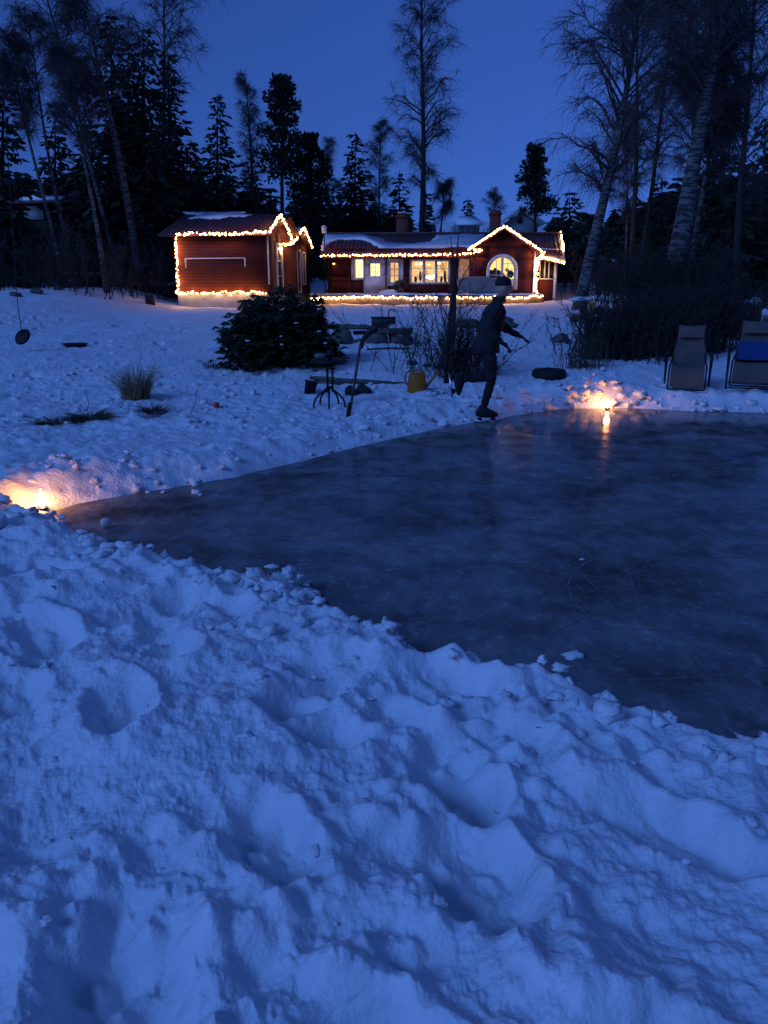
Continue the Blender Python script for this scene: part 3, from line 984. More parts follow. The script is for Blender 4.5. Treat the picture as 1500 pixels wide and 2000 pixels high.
# glazed porch on the right end
PY = YW - .1
px0 = at(1052, 550, PY).x; px1 = at(1084, 550, PY).x
zt = at(1070, 513, PY).z; zm = at(1070, 546, PY).z; zb = at(1070, 586, PY).z
g = MB(); g.box(px0, px1, PY, PY + .12, zb - .2, zm); g.box(px1 - .12, px1, PY + .123, PY + 3, zb - .2, zm); g.build('porch_wall', M['red_dark'], root)
for px in (1053.5, 1063, 1071, 1084):
    a = at(px, 550, PY).x; w_ = .14 if px > 1080 else .05
    g = MB(); g.box(a - w_ / 2, a + w_ / 2, PY - .03, PY + .09, (zb if px > 1080 else zm) - (.1 if px > 1080 else 0), zt + .12); g.build('porch_post', M['white'], root)
g = MB(); g.box(px0, px1, PY - .035, PY + .1, zm + .002, zm + .06); g.build('porch_rail', M['white'], root)
g = MB(); g.box(px0 + .03, px1 - .03, PY + .05, PY + .06, zm + .061, zt); g.build('porch_pane', M['dark_glass'], root)
e0 = at(1050, 503, PY - .5); e1 = at(1104, 514, PY - .5); 
b0 = Vector((e0.x, YW + .6, F0.z + .35)); b1 = Vector((at(1099, 495, YW + .6).x, YW + .6, F0.z + .30))
pn = (e1 - e0).cross(b0 - e0).normalized()
if pn.z < 0: pn = -pn
g = MB(); g.prism([e0, e1, b1, b0], pn * -.08); pr = g.build('porch_roof', M['roof'], root)
g = MB(); g.prism([e0.lerp(b0, .12).lerp(e1.lerp(b1, .12), .12) + pn * .004, e1.lerp(b1, .12) + pn * .004, e1.lerp(b1, .9) + pn * .004, e0.lerp(b0, .9).lerp(e1.lerp(b1, .9), .1) + pn * .004], pn * .06); g.build('roof_snow', M['snow_roof'], pr)
a = at(1072, 522, PY + .3); g = MB(); g.blob(a, (.05, .05, .05), 1, 0, 8, 6); g.build('porch_lamp', M['ember'], root)

# terrace
t0 = at(602, 580, TY); t1 = at(1062, 579, TY); tz = at(800, 576.5, TY).z; tb = at(800, 594, TY).z - .25
tr_ = thing('terrace', 'low timber terrace with a snow covered deck along the front of the cottage', 'terrace', (0, TY, tb))
g = MB(); g.box(t0.x, t1.x, TY, GY - .07, tz - .10, tz); g.build('deck', M['deck'], tr_)
g = MB(); g.box(t0.x, t1.x, TY - .03, TY - .002, tb, tz - .02)
g.box(t1.x + .002, t1.x + .03, TY, GY - .1, tb, tz - .02); g.build('skirting', M['deck'], tr_)
g = MB()
xs = np.linspace(t0.x + .1, t1.x - .1, 70)
top = [(x, TY + .12, tz + .03 + .05 * (1 + perlin([x * .9], [0.3], 5)[0])) for x in xs]
for i in range(len(xs) - 1):
    a, b_ = top[i], top[i + 1]
    V = [(a[0], TY + .06, tz + .003), (b_[0], TY + .06, tz + .003), (b_[0], TY + .16, b_[2]), (a[0], TY + .16, a[2]), (a[0], GY - .12, a[2] - .02), (b_[0], GY - .12, b_[2] - .02)]
    g.add(V, [(0, 1, 2, 3), (3, 2, 5, 4)])
g.build('deck_snow', M['snow_roof'], tr_, True)

# things on the terrace
q = rect(893, 541, 996, 574, TY + .7)
so = thing('covered_sofa', 'garden sofa under a grey tarpaulin on the terrace in front of the gable', 'sofa', ((q[0] + q[1]) / 2, TY + .7, tz))
g = MB()
ys = [TY + .45, TY + 1.2]
top = [(x, q[3] + .03 * math.sin(x * 3.1) - (.05 if k in (0, 8) else 0)) for k, x in enumerate(np.linspace(q[0], q[1], 9))]
bx = np.linspace(q[0] + .12, q[1] - .35, 9)
V = []
for k in range(9):
    V += [(bx[k], ys[0] - .02, tz + .12), (bx[k] + (top[k][0] - bx[k]) * .6, ys[0] + .05 * math.sin(k * 1.7), tz + .5), (top[k][0], ys[0] + .15, top[k][1]), (top[k][0], ys[1], top[k][1] - .03), (bx[k], ys[1] + .02, tz + .12)]
fs = []
for k in range(8):
    for j in range(4):
        fs.append((k * 5 + j, (k + 1) * 5 + j, (k + 1) * 5 + j + 1, k * 5 + j + 1))
fs += [(0, 1, 2, 3, 4), (44, 43, 42, 41, 40)]
g.add(V, fs); g.build('tarpaulin', M['fabric_grey'], so)
for sx in (bx[0] + .05, bx[8] - .05):
    for yy in (ys[0] + .04, ys[1] - .05):
        g = MB(); g.box(sx - .03, sx + .03, yy - .03, yy + .03, tz, tz + .13); g.build('leg', M['dark_metal'], so)
a = at(683, 577, YW - .35); b_ = at(682, 535, YW - .12)
br = thing('broom', 'thin wooden broom leaning upright against the red wall left of the white door', 'broom', (a.x, a.y, tz))
g = MB(); g.tube([(a.x, a.y, tz + .12), (b_.x, b_.y, b_.z)], .022, 6); g.build('handle', M['wood'], br)
g = MB(); g.prism([(a.x - .13, a.y - .03, tz), (a.x + .13, a.y - .03, tz), (a.x + .06, a.y - .03, tz + .16), (a.x - .06, a.y - .03, tz + .16)], (0, .06, 0)); g.build('head', M['grass_dry'], br)
a = at(783, 577, YW - .5)
po = thing('potted_plant', 'clay pot with a drooping evergreen plant below the narrow window', 'plant', (a.x, a.y, tz))
g = MB(); g.lathe([(.12, 0), (.17, .28), (.19, .28), (.19, .34), (.15, .34)], (a.x, a.y, tz), 14); g.build('pot', M['terracotta'], po)
g = MB(); 
for k in range(7): g.blob((a.x + random.uniform(-.25, .3), a.y + random.uniform(-.1, .1), tz + random.uniform(.4, .62)), (.17, .15, .12), k, .6, 10, 8, 2)
g.build('foliage', M['rhodo'], po)
a = at(760, 575, YW - .9)
po = thing('snow_heap', 'small heap of shovelled snow on the terrace right of the white door', 'snow heap', (a.x, a.y, tz))
g = MB(); g.blob((a.x, a.y, tz + .06), (.5, .35, .2), 3, .5, 14, 9); g.build('heap', M['snow'], po, True)

# small white box on a pole at the left end of the roof
a = at(633, 449, YW - .6)
bx_ = thing('pole_box', 'small white box on a thin pole beside the left end of the cottage roof', 'box', (a.x, a.y, gz(a.x, a.y)))
g = MB(); g.tube([(a.x, a.y, gz(a.x, a.y)), (a.x, a.y, a.z - .15)], .03, 8); g.build('pole', M['dark_metal'], bx_)
g = MB(); g.box(a.x - .11, a.x + .11, a.y - .1, a.y + .1, a.z - .16, a.z + .12); g.prism([(a.x - .14, a.y - .13, a.z + .121), (a.x + .14, a.y - .13, a.z + .121), (a.x, a.y - .13, a.z + .22)], (0, .26, 0)); g.build('body', M['white'], bx_)

# ------------------------------------------------------------------ the guest cabin on the left
cA = at(345, 575, 34.9); cB = at(525, 575, 34.4)
e1v = Vector((cB.x - cA.x, cB.y - cA.y, 0)); w1 = e1v.length; e1v.normalize(); e2v = Vector((-e1v.y, e1v.x, 0))
O = Vector((cA.x, cA.y, 0))


def L(u, v, z): return O + e1v * u + e2v * v + Vector((0, 0, z))


LM = Matrix(((e1v.x, e2v.x, 0, O.x), (e1v.y, e2v.y, 0, O.y), (0, 0, 1, 0), (0, 0, 0, 1)))
zw = at(430, 572, 34.6).z; ze = at(430, 452, 34.6).z; D1 = 5.5; D2 = 9.0
zr = at(549, 418, 37.1).z
zg = at(430, 602, 34.6).z - .5
cab = thing('guest_cabin', 'red log cabin with two gables outlined in lights on a grey plinth', 'cabin', (O.x, O.y, zw))
g = MB()
g.box(0, w1, 0, .15, zw, ze, LM); g.box(0, .15, .153, D1, zw, ze, LM)
g.box(.153, w1, D1 - .15, D1 - .003, zw, ze, LM)
DW = (1.35, 2.15, zw + .05, zw + 2.0)
# right wall with its openings, built in (v,z)


def side_wall(g, u0, u1, v0, v1, z0, z1, holes):
    vs = sorted({v0, v1, *[h[0] for h in holes], *[h[1] for h in holes]}); zs = sorted({z0, z1, *[h[2] for h in holes], *[h[3] for h in holes]})
    for i in range(len(vs) - 1):
        for j in range(len(zs) - 1):
            c, d = (vs[i] + vs[i + 1]) / 2, (zs[j] + zs[j + 1]) / 2
            if any(h[0] < c < h[1] and h[2] < d < h[3] for h in holes): continue
            g.box(u0, u1, vs[i], vs[i + 1], zs[j], zs[j + 1], LM)


SWN = [(1.5, 2.45, zw + .1, zw + 2.05)]
side_wall(g, w1 - .15, w1, .153, D1 - .153, zw, ze, SWN)
g.prism([L(w1, 0, ze), L(w1, D1, ze), L(w1, D1 / 2, zr - .1)], -e1v * .15)
g.prism([L(0, 0, ze), L(0, D1, ze), L(0, D1 / 2, zr - .1)], e1v * .15)
# rear wing
ze2 = at(612, 488, 43).z; zr2 = at(594, 445, 41.6).z; w2 = w1 - .12
SW2 = [(6.1, 6.7, zw + .1, zw + 2.0), (7.3, 7.8, zw + .5, zw + 1.95)]
side_wall(g, w2 - .15, w2, D1 + .002, D2, zw, ze2, SW2)
g.box(.8, w2 - .153, D2 - .15, D2, zw, ze2, LM); g.box(.65, .8, D1, D2, zw, ze2, LM)
vm = (D1 + D2) / 2
g.prism([L(w2, D1 + .01, ze2), L(w2, D2, ze2), L(w2, vm, zr2 - .1)], -e1v * .15)
g.build('wall', M['red'], cab)
g = MB(); g.box(.04, w1 - .04, .04, D1 - .05, zg, zw - .002, LM); g.box(.85, w2 - .05, D1, D2 - .05, zg, zw - .002, LM)
g.build('plinth', M['concrete'], cab)
g = MB()
ov = .38; k_ = (zr - ze) / (D1 / 2)
E0, E1 = L(-.5, -ov, ze - ov * k_), L(w1 + .28, -ov, ze - ov * k_)
Rr0, Rr1 = L(-.5, D1 / 2, zr), L(w1 + .28, D1 / 2, zr)
nA = (E1 - E0).cross(Rr0 - E0).normalized()
if nA.z < 0: nA = -nA
g.prism([E0, E1, Rr1, Rr0], nA * -.09)
nB = Vector(e2v * k_ + Vector((0, 0, 1))).normalized()
dv = e2v * .002
g.prism([Rr0 + dv, Rr1 + dv, L(w1 + .28, D1 + ov, ze - ov * k_), L(-.5, D1 + ov, ze - ov * k_)], nB * -.09)
for k in range(22):
    u = (k + .5) / 22
    g.bar(E0.lerp(E1, u) + nA * .015, Rr0.lerp(Rr1, u) + nA * .015, .05, .03, nA)
k2 = (zr2 - ze2) / ((D2 - D1) / 2)
for sgn in (-1, 1):
    vE = vm + sgn * ((D2 - D1) / 2 + .25); zE = zr2 - k2 * ((D2 - D1) / 2 + .25)
    nE = Vector(e2v * (sgn * k2) + Vector((0, 0, 1))).normalized(); s = e2v * (.002 * sgn)
    g.prism([L(.4, vm, zr2) + s, L(w2 + .28, vm, zr2) + s, L(w2 + .28, vE, zE), L(.4, vE, zE)], nE * -.08)
    if sgn < 0: nS = nE; pS = (L(w2 + .1, vm, zr2 - .03), L(w2 + .1, vE, zE), L(w2 - 1.5, vE, zE), L(w2 - 1.5, vm, zr2 - .03))
croof = g.build('roof', M['roof'], cab)
snow_patch([(358, 415.5), (480, 415.5), (470, 419), (493, 421), (475, 425), (448, 424), (432, 429), (400, 428), (368, 428), (392, 421), (362, 419)], E0, nA, .04, croof, 3)
g = MB(); g.prism([p + nS * .004 for p in pS], nS * .05); g.build('roof_snow', M['snow_roof'], croof)
g = MB()
for (a, b_) in ((L(w1 + .28, -ov, ze - ov * k_), L(w1 + .28, D1 / 2, zr)), (L(w1 + .28, D1 + ov, ze - ov * k_), L(w1 + .28, D1 / 2, zr))):
    g.bar(a + e1v * .02 - Vector((0, 0, .1)), b_ + e1v * .02 - Vector((0, 0, .1)), .03, .15, e1v)
g.build('barge_board', M['red_dark'], cab)


def side_window(v0, v1, z0, z1, u, door_=False):
    g = MB(); f = .10
    for (a, b_, c, d) in ((v0 - f, v0, z0 - f, z1 + f), (v1, v1 + f, z0 - f, z1 + f)):
        g.box(u - .1, u + .04, a, b_, c, d, LM)
    g.box(u - .1, u + .037, v0, v1, z1, z1 + f, LM); g.box(u - .1, u + .037, v0, v1, z0 - f, z0, LM)
    w = g.build('door_frame' if door_ else 'window', M['white'], cab)
    g = MB(); g.box(u - .09, u - .08, v0, v1, z0, z1, LM); g.build('pane', M['dark_glass'], w)
    g = MB(); vc = (v0 + v1) / 2; g.box(u - .075, u - .05, vc - .02, vc + .02, z0, z1, LM)
    for q in (.33, .66): g.box(u - .073, u - .053, v0, v1, z0 + (z1 - z0) * q - .015, z0 + (z1 - z0) * q + .015, LM)
    g.build('glazing_bars', M['white'], w)


side_window(*SWN[0], w1); side_window(*SW2[0], w2); side_window(*SW2[1], w2)
g = MB(); g.box(w1 + .002, w1 + .03, 0.0, .16, zw + .35, zw + 2.3, LM); g.build('corner_board', M['white'], cab)
g = MB()
pa = on_plane(362, 505, L(0, -.05, 0), e2v); pb = on_plane(478, 504, L(0, -.05, 0), e2v)
g.bar(pa, pb, .04, .045, (0, 0, 1)); g.bar(pa - Vector((0, 0, .012)), pa - Vector((0, 0, .38)), .05, .04, e2v); g.bar(pb - Vector((0, 0, .012)), pb - Vector((0, 0, .34)), .05, .04, e2v)
g.build('white_rail', M['white'], cab)

# strings on the cabin
def cf(px, py): return on_plane(px, py, L(0, -.06, 0), e2v)
def cs(px, py): return on_plane(px, py, L(w1 + .34, 0, 0), e1v)
def ce(px, py): return on_plane(px, py, L(0, -ov - .05, 0), e2v)
string_lights('warm string lights hanging along the front eave of the red cabin', [ce(341, 457), ce(380, 456), ce(430, 457), ce(480, 455), ce(528, 451)], 52, jit=.05, seed=1)
string_lights('warm string lights running down the front left corner of the red cabin', [cf(343, 459), cf(344, 500), cf(347, 540), cf(348, 573)], 40, jit=.05, seed=2)
string_lights('warm string lights sagging along the grey plinth of the red cabin', [cf(343, 572), cf(400, 573), cf(450, 571), cf(520, 571)], 46, sag=.03, seed=3)
string_lights('warm string lights tracing the taller front gable of the red cabin', [cs(527, 451), cs(549, 418), cs(573, 474)], 52, seed=4)
u2 = L(w2 + .34, 0, 0)
string_lights('warm string lights tracing the smaller rear gable of the red cabin', [on_plane(553, 478, u2, e1v), on_plane(574, 475, u2, e1v), on_plane(594, 444, u2, e1v), on_plane(611, 486, u2, e1v)], 52, seed=5)
string_lights('few warm string bulbs on the white door frame of the red cabin', [on_plane(545, 484, L(w1 + .08, 0, 0), e1v), on_plane(551, 486, L(w1 + .08, 0, 0), e1v), on_plane(548, 496, L(w1 + .08, 0, 0), e1v)], 7, seed=25)
# strings on the cottage
EY = YW - .52
string_lights('warm string lights along the long low eave of the cottage', [at(624, 499, EY), at(700, 499, EY), at(760, 498, EY), at(850, 498, EY), at(912, 496, EY), at(932, 493, EY), at(941, 489, EY - .2), at(935, 486, EY - .2), at(916, 488, EY - .4)], 100, jit=.04, seed=6)
AY = GY - .42
string_lights('warm string lights tracing the front gable of the cottage', [at(914, 488, AY), at(985, 441, AY), at(1060, 491, AY)], 84, seed=7)
string_lights('dense warm string lights wound down the white corner board of the cottage gable', [at(1060, 492, AY), at(1062, 500, AY), at(1050, 505, AY), at(1048, 520, GY - .1), at(1047, 545, GY - .1), at(1046, 571, GY - .1)], 70, jit=.08, seed=8)
string_lights('warm string lights along the low eave of the glazed porch', [at(1050, 508, PY - .55), at(1062, 503, PY - .55), at(1104, 514, PY - .55)], 30, seed=9)
string_lights('widely spaced bulbs up the right edge of the cottage roof', [er + Vector((.05, -.1, .12)), R1 + Vector((.05, 0, .12))], 9, .05, .01, seed=10)
string_lights('warm string lights along the left half of the terrace edge', [at(606, 584, TY - .08), at(640, 582, TY - .08), at(720, 580, TY - .08), at(800, 582, TY - .08), at(855, 581, TY - .08)], 84, sag=.03, seed=11)
string_lights('warm string lights along the right half of the terrace edge', [at(870, 581, TY - .08), at(960, 581, TY - .08), at(1010, 582, TY - .08), at(1061, 577, TY - .08)], 60, sag=.03, seed=12)


# ------------------------------------------------------------------ trees
def spread(rg, n): return np.array([rg.random() for _ in range(n)])


def birch(label, pxb, pyb, Y, pxt, pyt, r0, cs_, cw, seed, group='bare birches round the garden', white=True, dens=1.0, name='bare_birch', up=1.25, bend=None, twr=.0068):
    rg = np.random.default_rng(seed)
    b = at(pxb, pyb, Y); t = at(pxt, pyt, Y)
    gzz = gz(b.x, Y)
    # carry the lean of the trunk down to the ground
    if abs(t.z - b.z) > .1: bxg = b.x + (b.x - t.x) / (t.z - b.z) * (b.z - gzz)
    else: bxg = b.x
    B = np.array([bxg, Y, gzz - .1]); T = np.array([t.x, Y + rg.normal() * .4, t.z]); Hh = T[2] - B[2]
    root = thing(name, label, 'tree', tuple(B), group)
    K = 12
    s = np.linspace(0, 1, K)
    wob = np.stack([np.sin(s * 4 + seed) * .012 * Hh * s * (1 - s) * 3 + (bend or 0) * Hh * s * (1 - s), np.cos(s * 3 + seed) * .01 * Hh * s, 0 * s], -1)
    path = B[None] + (T - B)[None] * s[:, None] + wob
    rr = r0 * (1 - s) ** .85 + .012
    rr[0] *= 1.25
    g = MB(); g.tube([tuple(p) for p in path], list(rr), 10); g.build('trunk', M['birch' if white else 'bark'], root, True)

    def tp(q): return np.stack([np.interp(q, s, path[:, k]) for k in range(3)], -1)
    # limbs
    n1 = int(54 * dens)
    q = cs_ + (1 - cs_) * (np.arange(n1) + rg.random(n1)) / n1 * .97
    az = rg.random(n1) * 2 * math.pi
    prof = np.sin(np.clip((q - cs_) / (1 - cs_), 0, 1) ** .75 * math.pi * .93 + .18) ** .8 * .9 + .12
    L1 = cw * prof * (.6 + .6 * rg.random(n1))
    start = tp(q)
    d = np.stack([np.cos(az), np.sin(az), up * (.6 + .8 * rg.random(n1))], -1); d /= np.linalg.norm(d, axis=1, keepdims=True)
    ss = np.linspace(0, 1, 6)
    droop = np.zeros((n1, 6, 3)); droop[:, :, 2] = -.28 * L1[:, None] * ss[None] ** 2.4
    jit = rg.normal(size=(n1, 6, 3)) * .055 * L1[:, None, None] * ss[None, :, None]
    P1 = start[:, None] + d[:, None] * (L1[:, None] * ss[None])[:, :, None] + droop + jit
    R1 = (np.interp(q, s, rr) * .36)[:, None].clip(.012, .055) * (1 - ss[None]) ** .8 + .007
    g = MB(); g.tubes(P1, R1, 4)

    def along(P, i, f):
        k = f * (P.shape[1] - 1); k0 = np.floor(k).astype(int).clip(0, P.shape[1] - 2); fr = (k - k0)[:, None]
        return P[i, k0] * (1 - fr) + P[i, k0 + 1] * fr, P[i, k0 + 1] - P[i, k0]
    # secondary
    n2 = int(n1 * 11)
    i = rg.integers(0, n1, n2); f = .15 + .85 * rg.random(n2)
    st, dr_ = along(P1, i, f); dr_ /= np.linalg.norm(dr_, axis=1, keepdims=True)
    dv_ = dr_ * .8 + rg.normal(size=(n2, 3)) * .55 + np.array([0, 0, .15]); dv_ /= np.linalg.norm(dv_, axis=1, keepdims=True)
    L2 = (L1[i] * (.18 + .3 * rg.random(n2)) * (1.1 - .5 * f)).clip(.25, 2.2)
    s2 = np.linspace(0, 1, 4)
    P2 = st[:, None] + dv_[:, None] * (L2[:, None] * s2[None])[:, :, None] + rg.normal(size=(n2, 4, 3)) * .04 * L2[:, None, None] * s2[None, :, None]
    P2[:, :, 2] -= .22 * L2[:, None] * s2[None] ** 2
    g.tubes(P2, .010 * (1 - s2)[None] * np.ones((n2, 1)) + .0055, 3)
    # fine hanging twigs
    n3 = int(n2 * 11)
    i = rg.integers(0, n2, n3); f = rg.random(n3)
    st, dr_ = along(P2, i, f); dr_ /= np.linalg.norm(dr_, axis=1, keepdims=True) + 1e-6
    dv_ = dr_ * .6 + rg.normal(size=(n3, 3)) * .6; dv_ /= np.linalg.norm(dv_, axis=1, keepdims=True)
    L3 = .25 + .6 * rg.random(n3) * min(1, cw / 2.5)
    s3 = np.linspace(0, 1, 3)
    P3 = st[:, None] + dv_[:, None] * (L3[:, None] * s3[None])[:, :, None]
    P3[:, :, 2] -= .35 * L3[:, None] * s3[None] ** 2
    g.tubes(P3, twr * (1 - .5 * s3)[None] * np.ones((n3, 1)), 3)
    g.build('crown', M['twig'], root)
    return root


def tri_sprays(C, Dv, Ln, Wd, rg):
    """ragged flat sprays: one kite per spray along Dv from C"""
    n = len(C)
    up = rg.normal(size=(n, 3)); sd = np.cross(Dv, up); sd /= np.linalg.norm(sd, axis=1, keepdims=True) + 1e-9
    a = C; b = C + Dv * (Ln * .45)[:, None] + sd * Wd[:, None]; c = C + Dv * Ln[:, None]; d = C + Dv * (Ln * .45)[:, None] - sd * Wd[:, None]
    V = np.stack([a, b, c, d], 1).reshape(-1, 3)
    return V, np.arange(n * 4).reshape(n, 4)


def spruce_mesh(B, Hh, w, seed, lean=0.0, low=.04, whorl=.27, sc=1.0):
    rg = np.random.default_rng(seed)
    nw = max(8, int(Hh / whorl * sc))
    zs = low + (1 - low) * np.arange(nw) / nw
    Cs = []; Ds = []; Ls = []; Ws = []
    for z in zs:
        f = 1 - (z - low) / (1 - low)
        Lb = w * (f ** .70) * (.85 + .3 * rg.random()) + .12
        nb = int(5 + 5 * f)
        for k in range(nb):
            a = rg.random() * 2 * math.pi
            lb = Lb * (.6 + .55 * rg.random())
            ns = max(4, int(lb * 9 * sc))
            t = (np.arange(ns) + rg.random(ns)) / ns
            sag = -.30 * lb * t + .22 * lb * t ** 2.2 - .10 * lb * f * t
            c = np.stack([np.cos(a) * lb * t, np.sin(a) * lb * t, z * Hh + sag], -1)
            c[:, 0] += lean * z * Hh
            dv = np.stack([np.cos(a) + rg.normal(size=ns) * .6, np.sin(a) + rg.normal(size=ns) * .6, -.35 + rg.normal(size=ns) * .25], -1)
            dv /= np.linalg.norm(dv, axis=1, keepdims=True)
            Cs.append(c); Ds.append(dv); Ls.append((.34 + .42 * rg.random(ns)) * (.6 + .5 * f)); Ws.append((.07 + .09 * rg.random(ns)) * (.6 + .5 * f))
    C_ = np.concatenate(Cs) + np.asarray(B); return tri_sprays(C_, np.concatenate(Ds), np.concatenate(Ls), np.concatenate(Ws), rg)


def pine_mesh(B, Hh, w, seed, lean=0.0, low=.4):
    rg = np.random.default_rng(seed)
    Cs = []; Ds = []; Ls = []; Ws = []; limbs = []
    nC = int(30)
    for k in range(nC):
        z = low + (1 - low) * (k + rg.random()) / nC
        f = (z - low) / (1 - low)
        wid = w * (.22 + .78 * min(1, f * 4 + .35) * (1 - f) ** .75)
        a = rg.random() * 2 * math.pi; lb = wid * (.25 + .8 * rg.random())
        c0 = np.array([math.cos(a) * lb + lean * z * Hh, math.sin(a) * lb, z * Hh + .15 * lb])
        limbs.append(((lean * (z - .03) * Hh, 0, (z - .03) * Hh), tuple(c0)))
        n = 170
        cr = (.42 + .42 * rg.random()) * (1.1 - .45 * f)
        p = np.clip(rg.normal(size=(n, 3)), -1.5, 1.5) * np.array([cr, cr, cr * .36]) * .68
        dv = p / (np.linalg.norm(p, axis=1, keepdims=True) + .1) + np.array([0, 0, .5]) + rg.normal(size=(n, 3)) * .3
        dv /= np.linalg.norm(dv, axis=1, keepdims=True)
        Cs.append(c0 + p); Ds.append(dv); Ls.append(.16 + .18 * rg.random(n)); Ws.append(.04 + .05 * rg.random(n))
    B = np.asarray(B)
    V, q = tri_sprays(np.concatenate(Cs) + B, np.concatenate(Ds), np.concatenate(Ls), np.concatenate(Ws), rg)
    return V, q, [(B + np.array(a), B + np.array(b)) for a, b in limbs]


def conifer(label, kind, pxb, Y, pxt, pyt, wpx, seed, low=None, name=None, group='conifers standing behind the cottages'):
    t = at(pxt, pyt, Y); b = at(pxb, 560, Y); z0 = gz(b.x, Y)
    Hh = t.z - z0; w = wpx / F * Y / 1.03 * (1.22 if kind == 's' else 1.05); lean = (t.x - b.x) / Hh
    root = thing(name or ('spruce_tree' if kind == 's' else 'pine_tree'), label, 'tree', (b.x, Y, z0 - .1), group)
    B = (b.x, Y, z0)
    g = MB(); r0 = .012 * Hh + .04
    g.tube([(b.x, Y, z0 - .1), (b.x + lean * Hh * .5, Y, z0 + Hh * .5), (t.x, Y, t.z)], [r0, r0 * .6, .015], 8)
    g.build('trunk', M['bark'], root, True)
    g = MB()
    if kind == 's':
        V, q = spruce_mesh(B, Hh, w, seed, lean, low if low is not None else .05); g.add(V, q)
    else:
        V, q, lim = pine_mesh(B, Hh, w, seed, lean, low if low is not None else .4); g.add(V, q)
        for a, b_ in lim: g.tube([a, (np.array(a) + np.array(b_)) / 2 + np.array([0, 0, .1]), b_], [.05, .035, .02], 5, False)
    g.build('crown', M['needle'], root)
    return root


# left-hand group
conifer('dark spruce cut by the left edge of the picture', 's', 4, 36, 6, 108, 46, 1)
conifer('short broad spruce behind the pale cottage on the left', 's', 108, 47, 108, 195, 46, 2)
conifer('small spruce between the two thin leaning birches on the left', 's', 170, 50, 168, 225, 36, 3)
conifer('tall dense spruce behind the thick leaning birch', 's', 228, 42, 215, 20, 76, 4)
conifer('tallest dense spruce of the dark clump left of the cabin', 's', 285, 43, 280, 48, 80, 5)
conifer('spruce on the right flank of the dark clump left of the cabin', 's', 335, 45, 328, 95, 66, 6)
conifer('dark spruce squeezed between the two tall dense spruces', 's', 252, 47, 250, 75, 60, 26)
conifer('broad low spruce at the foot of the dark clump left of the cabin', 's', 305, 41, 305, 210, 66, 27)
conifer('ragged spruce rising behind the cabin roof', 's', 425, 55, 425, 180, 50, 7)
conifer('low spruce filling the gap left of the ragged spruce', 's', 372, 52, 372, 270, 46, 8)
conifer('tall pine with a clumped crown above the cabin gable', 'p', 552, 52, 550, 152, 40, 9, .52)
conifer('shorter pine with bare trunk beside the tall clumped pine', 'p', 597, 54, 603, 268, 34, 10, .45)
conifer('pointed spruce behind the left end of the cottage roof', 's', 692, 58, 694, 255, 44, 11, .1)
conifer('small dark spruce left of the tall bare birch', 's', 780, 62, 780, 332, 28, 12)
conifer('lone pine leaning right above the cottage gable', 'p', 1043, 62, 1045, 288, 26, 13, .42)
conifer('bushy spruce at the right end of the cottage', 's', 1114, 50, 1112, 368, 58, 14)
conifer('narrow spruce behind the leaning birch right of the porch', 's', 1165, 52, 1168, 420, 40, 15)
conifer('dark spruce in the middle of the right-hand trees', 's', 1292, 44, 1292, 345, 44, 16)
conifer('low spruce left of the thick white birch', 's', 1225, 46, 1232, 400, 44, 17)
conifer('tall black spruce right of the thick white birch', 's', 1405, 30, 1420, 150, 70, 18)
conifer('broad spruce at the right edge of the picture', 's', 1490, 33, 1496, 230, 70, 19)
conifer('low spruce in front of the right-hand spruces', 's', 1350, 36, 1352, 400, 52, 20)
conifer('short spruce peeping over the cottage roof left of the second chimney', 's', 912, 78, 914, 385, 12, 22)
conifer('short spruce under the far snowy house roof', 's', 832, 66, 832, 372, 13, 23)
conifer('dark spruce low between cabin and pine', 's', 490, 58, 490, 300, 46, 24)
conifer('dark spruce low between the two pines', 's', 640, 60, 640, 360, 42, 25)

birch('thick leaning birch with peeling bark left of the cabin', 272, 520, 39, 160, -30, .22, .62, 2.8, 31, dens=.6)
birch('thin pale leaning birch in front of the dark spruces', 188, 460, 34, 118, 90, .10, .62, 1.8, 32, dens=.8)
birch('thin birch with pale trunk left of the far cottage door', 98, 440, 36, 10, 60, .09, .6, 1.8, 33, dens=.5)
birch('second thin birch crossing the pale far cottage', 124, 440, 37, 50, 20, .09, .62, 2.0, 34, dens=.5)
birch('birch with drooping twigs behind the dark clump of spruces', 330, 450, 46, 318, -120, .16, .55, 3.4, 35, dens=.7)
birch('birch crown fanning above the left spruces', 215, 450, 40, 60, -120, .13, .62, 3.0, 36, dens=.55)
birch('forked bare tree between the ragged spruce and the tall pine', 492, 420, 54, 478, 140, .16, .40, 1.6, 37, white=False, dens=.6)
birch('tall lone bare birch standing behind the middle of the cottage', 822, 455, 56, 826, -60, .24, .30, 3.7, 38, dens=1.25, white=False)
birch('slim hazy birch left of the pointed spruce', 643, 440, 66, 640, 268, .08, .30, 1.6, 39, dens=.6)
birch('slim hazy birch right of the pointed spruce', 742, 440, 62, 745, 232, .10, .30, 1.7, 40, dens=.7)
birch('low bare birch right of the tall lone birch', 862, 445, 60, 868, 356, .09, .55, 1.5, 41, dens=.45, white=False)
birch('faint bare birch above the second chimney', 966, 450, 78, 965, 372, .08, .45, 1.3, 42, dens=.35)
birch('birch leaning right beside the porch with a spreading crown', 1135, 580, 31, 1262, -60, .24, .34, 3.4, 43, dens=.9, bend=.035)
birch('tall bare birch behind the leaning porch birch', 1235, 480, 40, 1255, -80, .15, .35, 3.2, 44, dens=.6, white=False)
birch('bare birch between the leaning birch and the thick white birch', 1255, 470, 42, 1330, -60, .14, .35, 3.2, 45, dens=.55, white=False)
birch('thick white birch with black bands on the right', 1308, 560, 21, 1440, -120, .28, .55, 3.0, 46, dens=.8, name='white_birch', twr=.0055)
birch('thin curving birch right of the thick white birch', 1345, 545, 22, 1425, 60, .075, .5, 1.4, 47, dens=.6, twr=.0055)
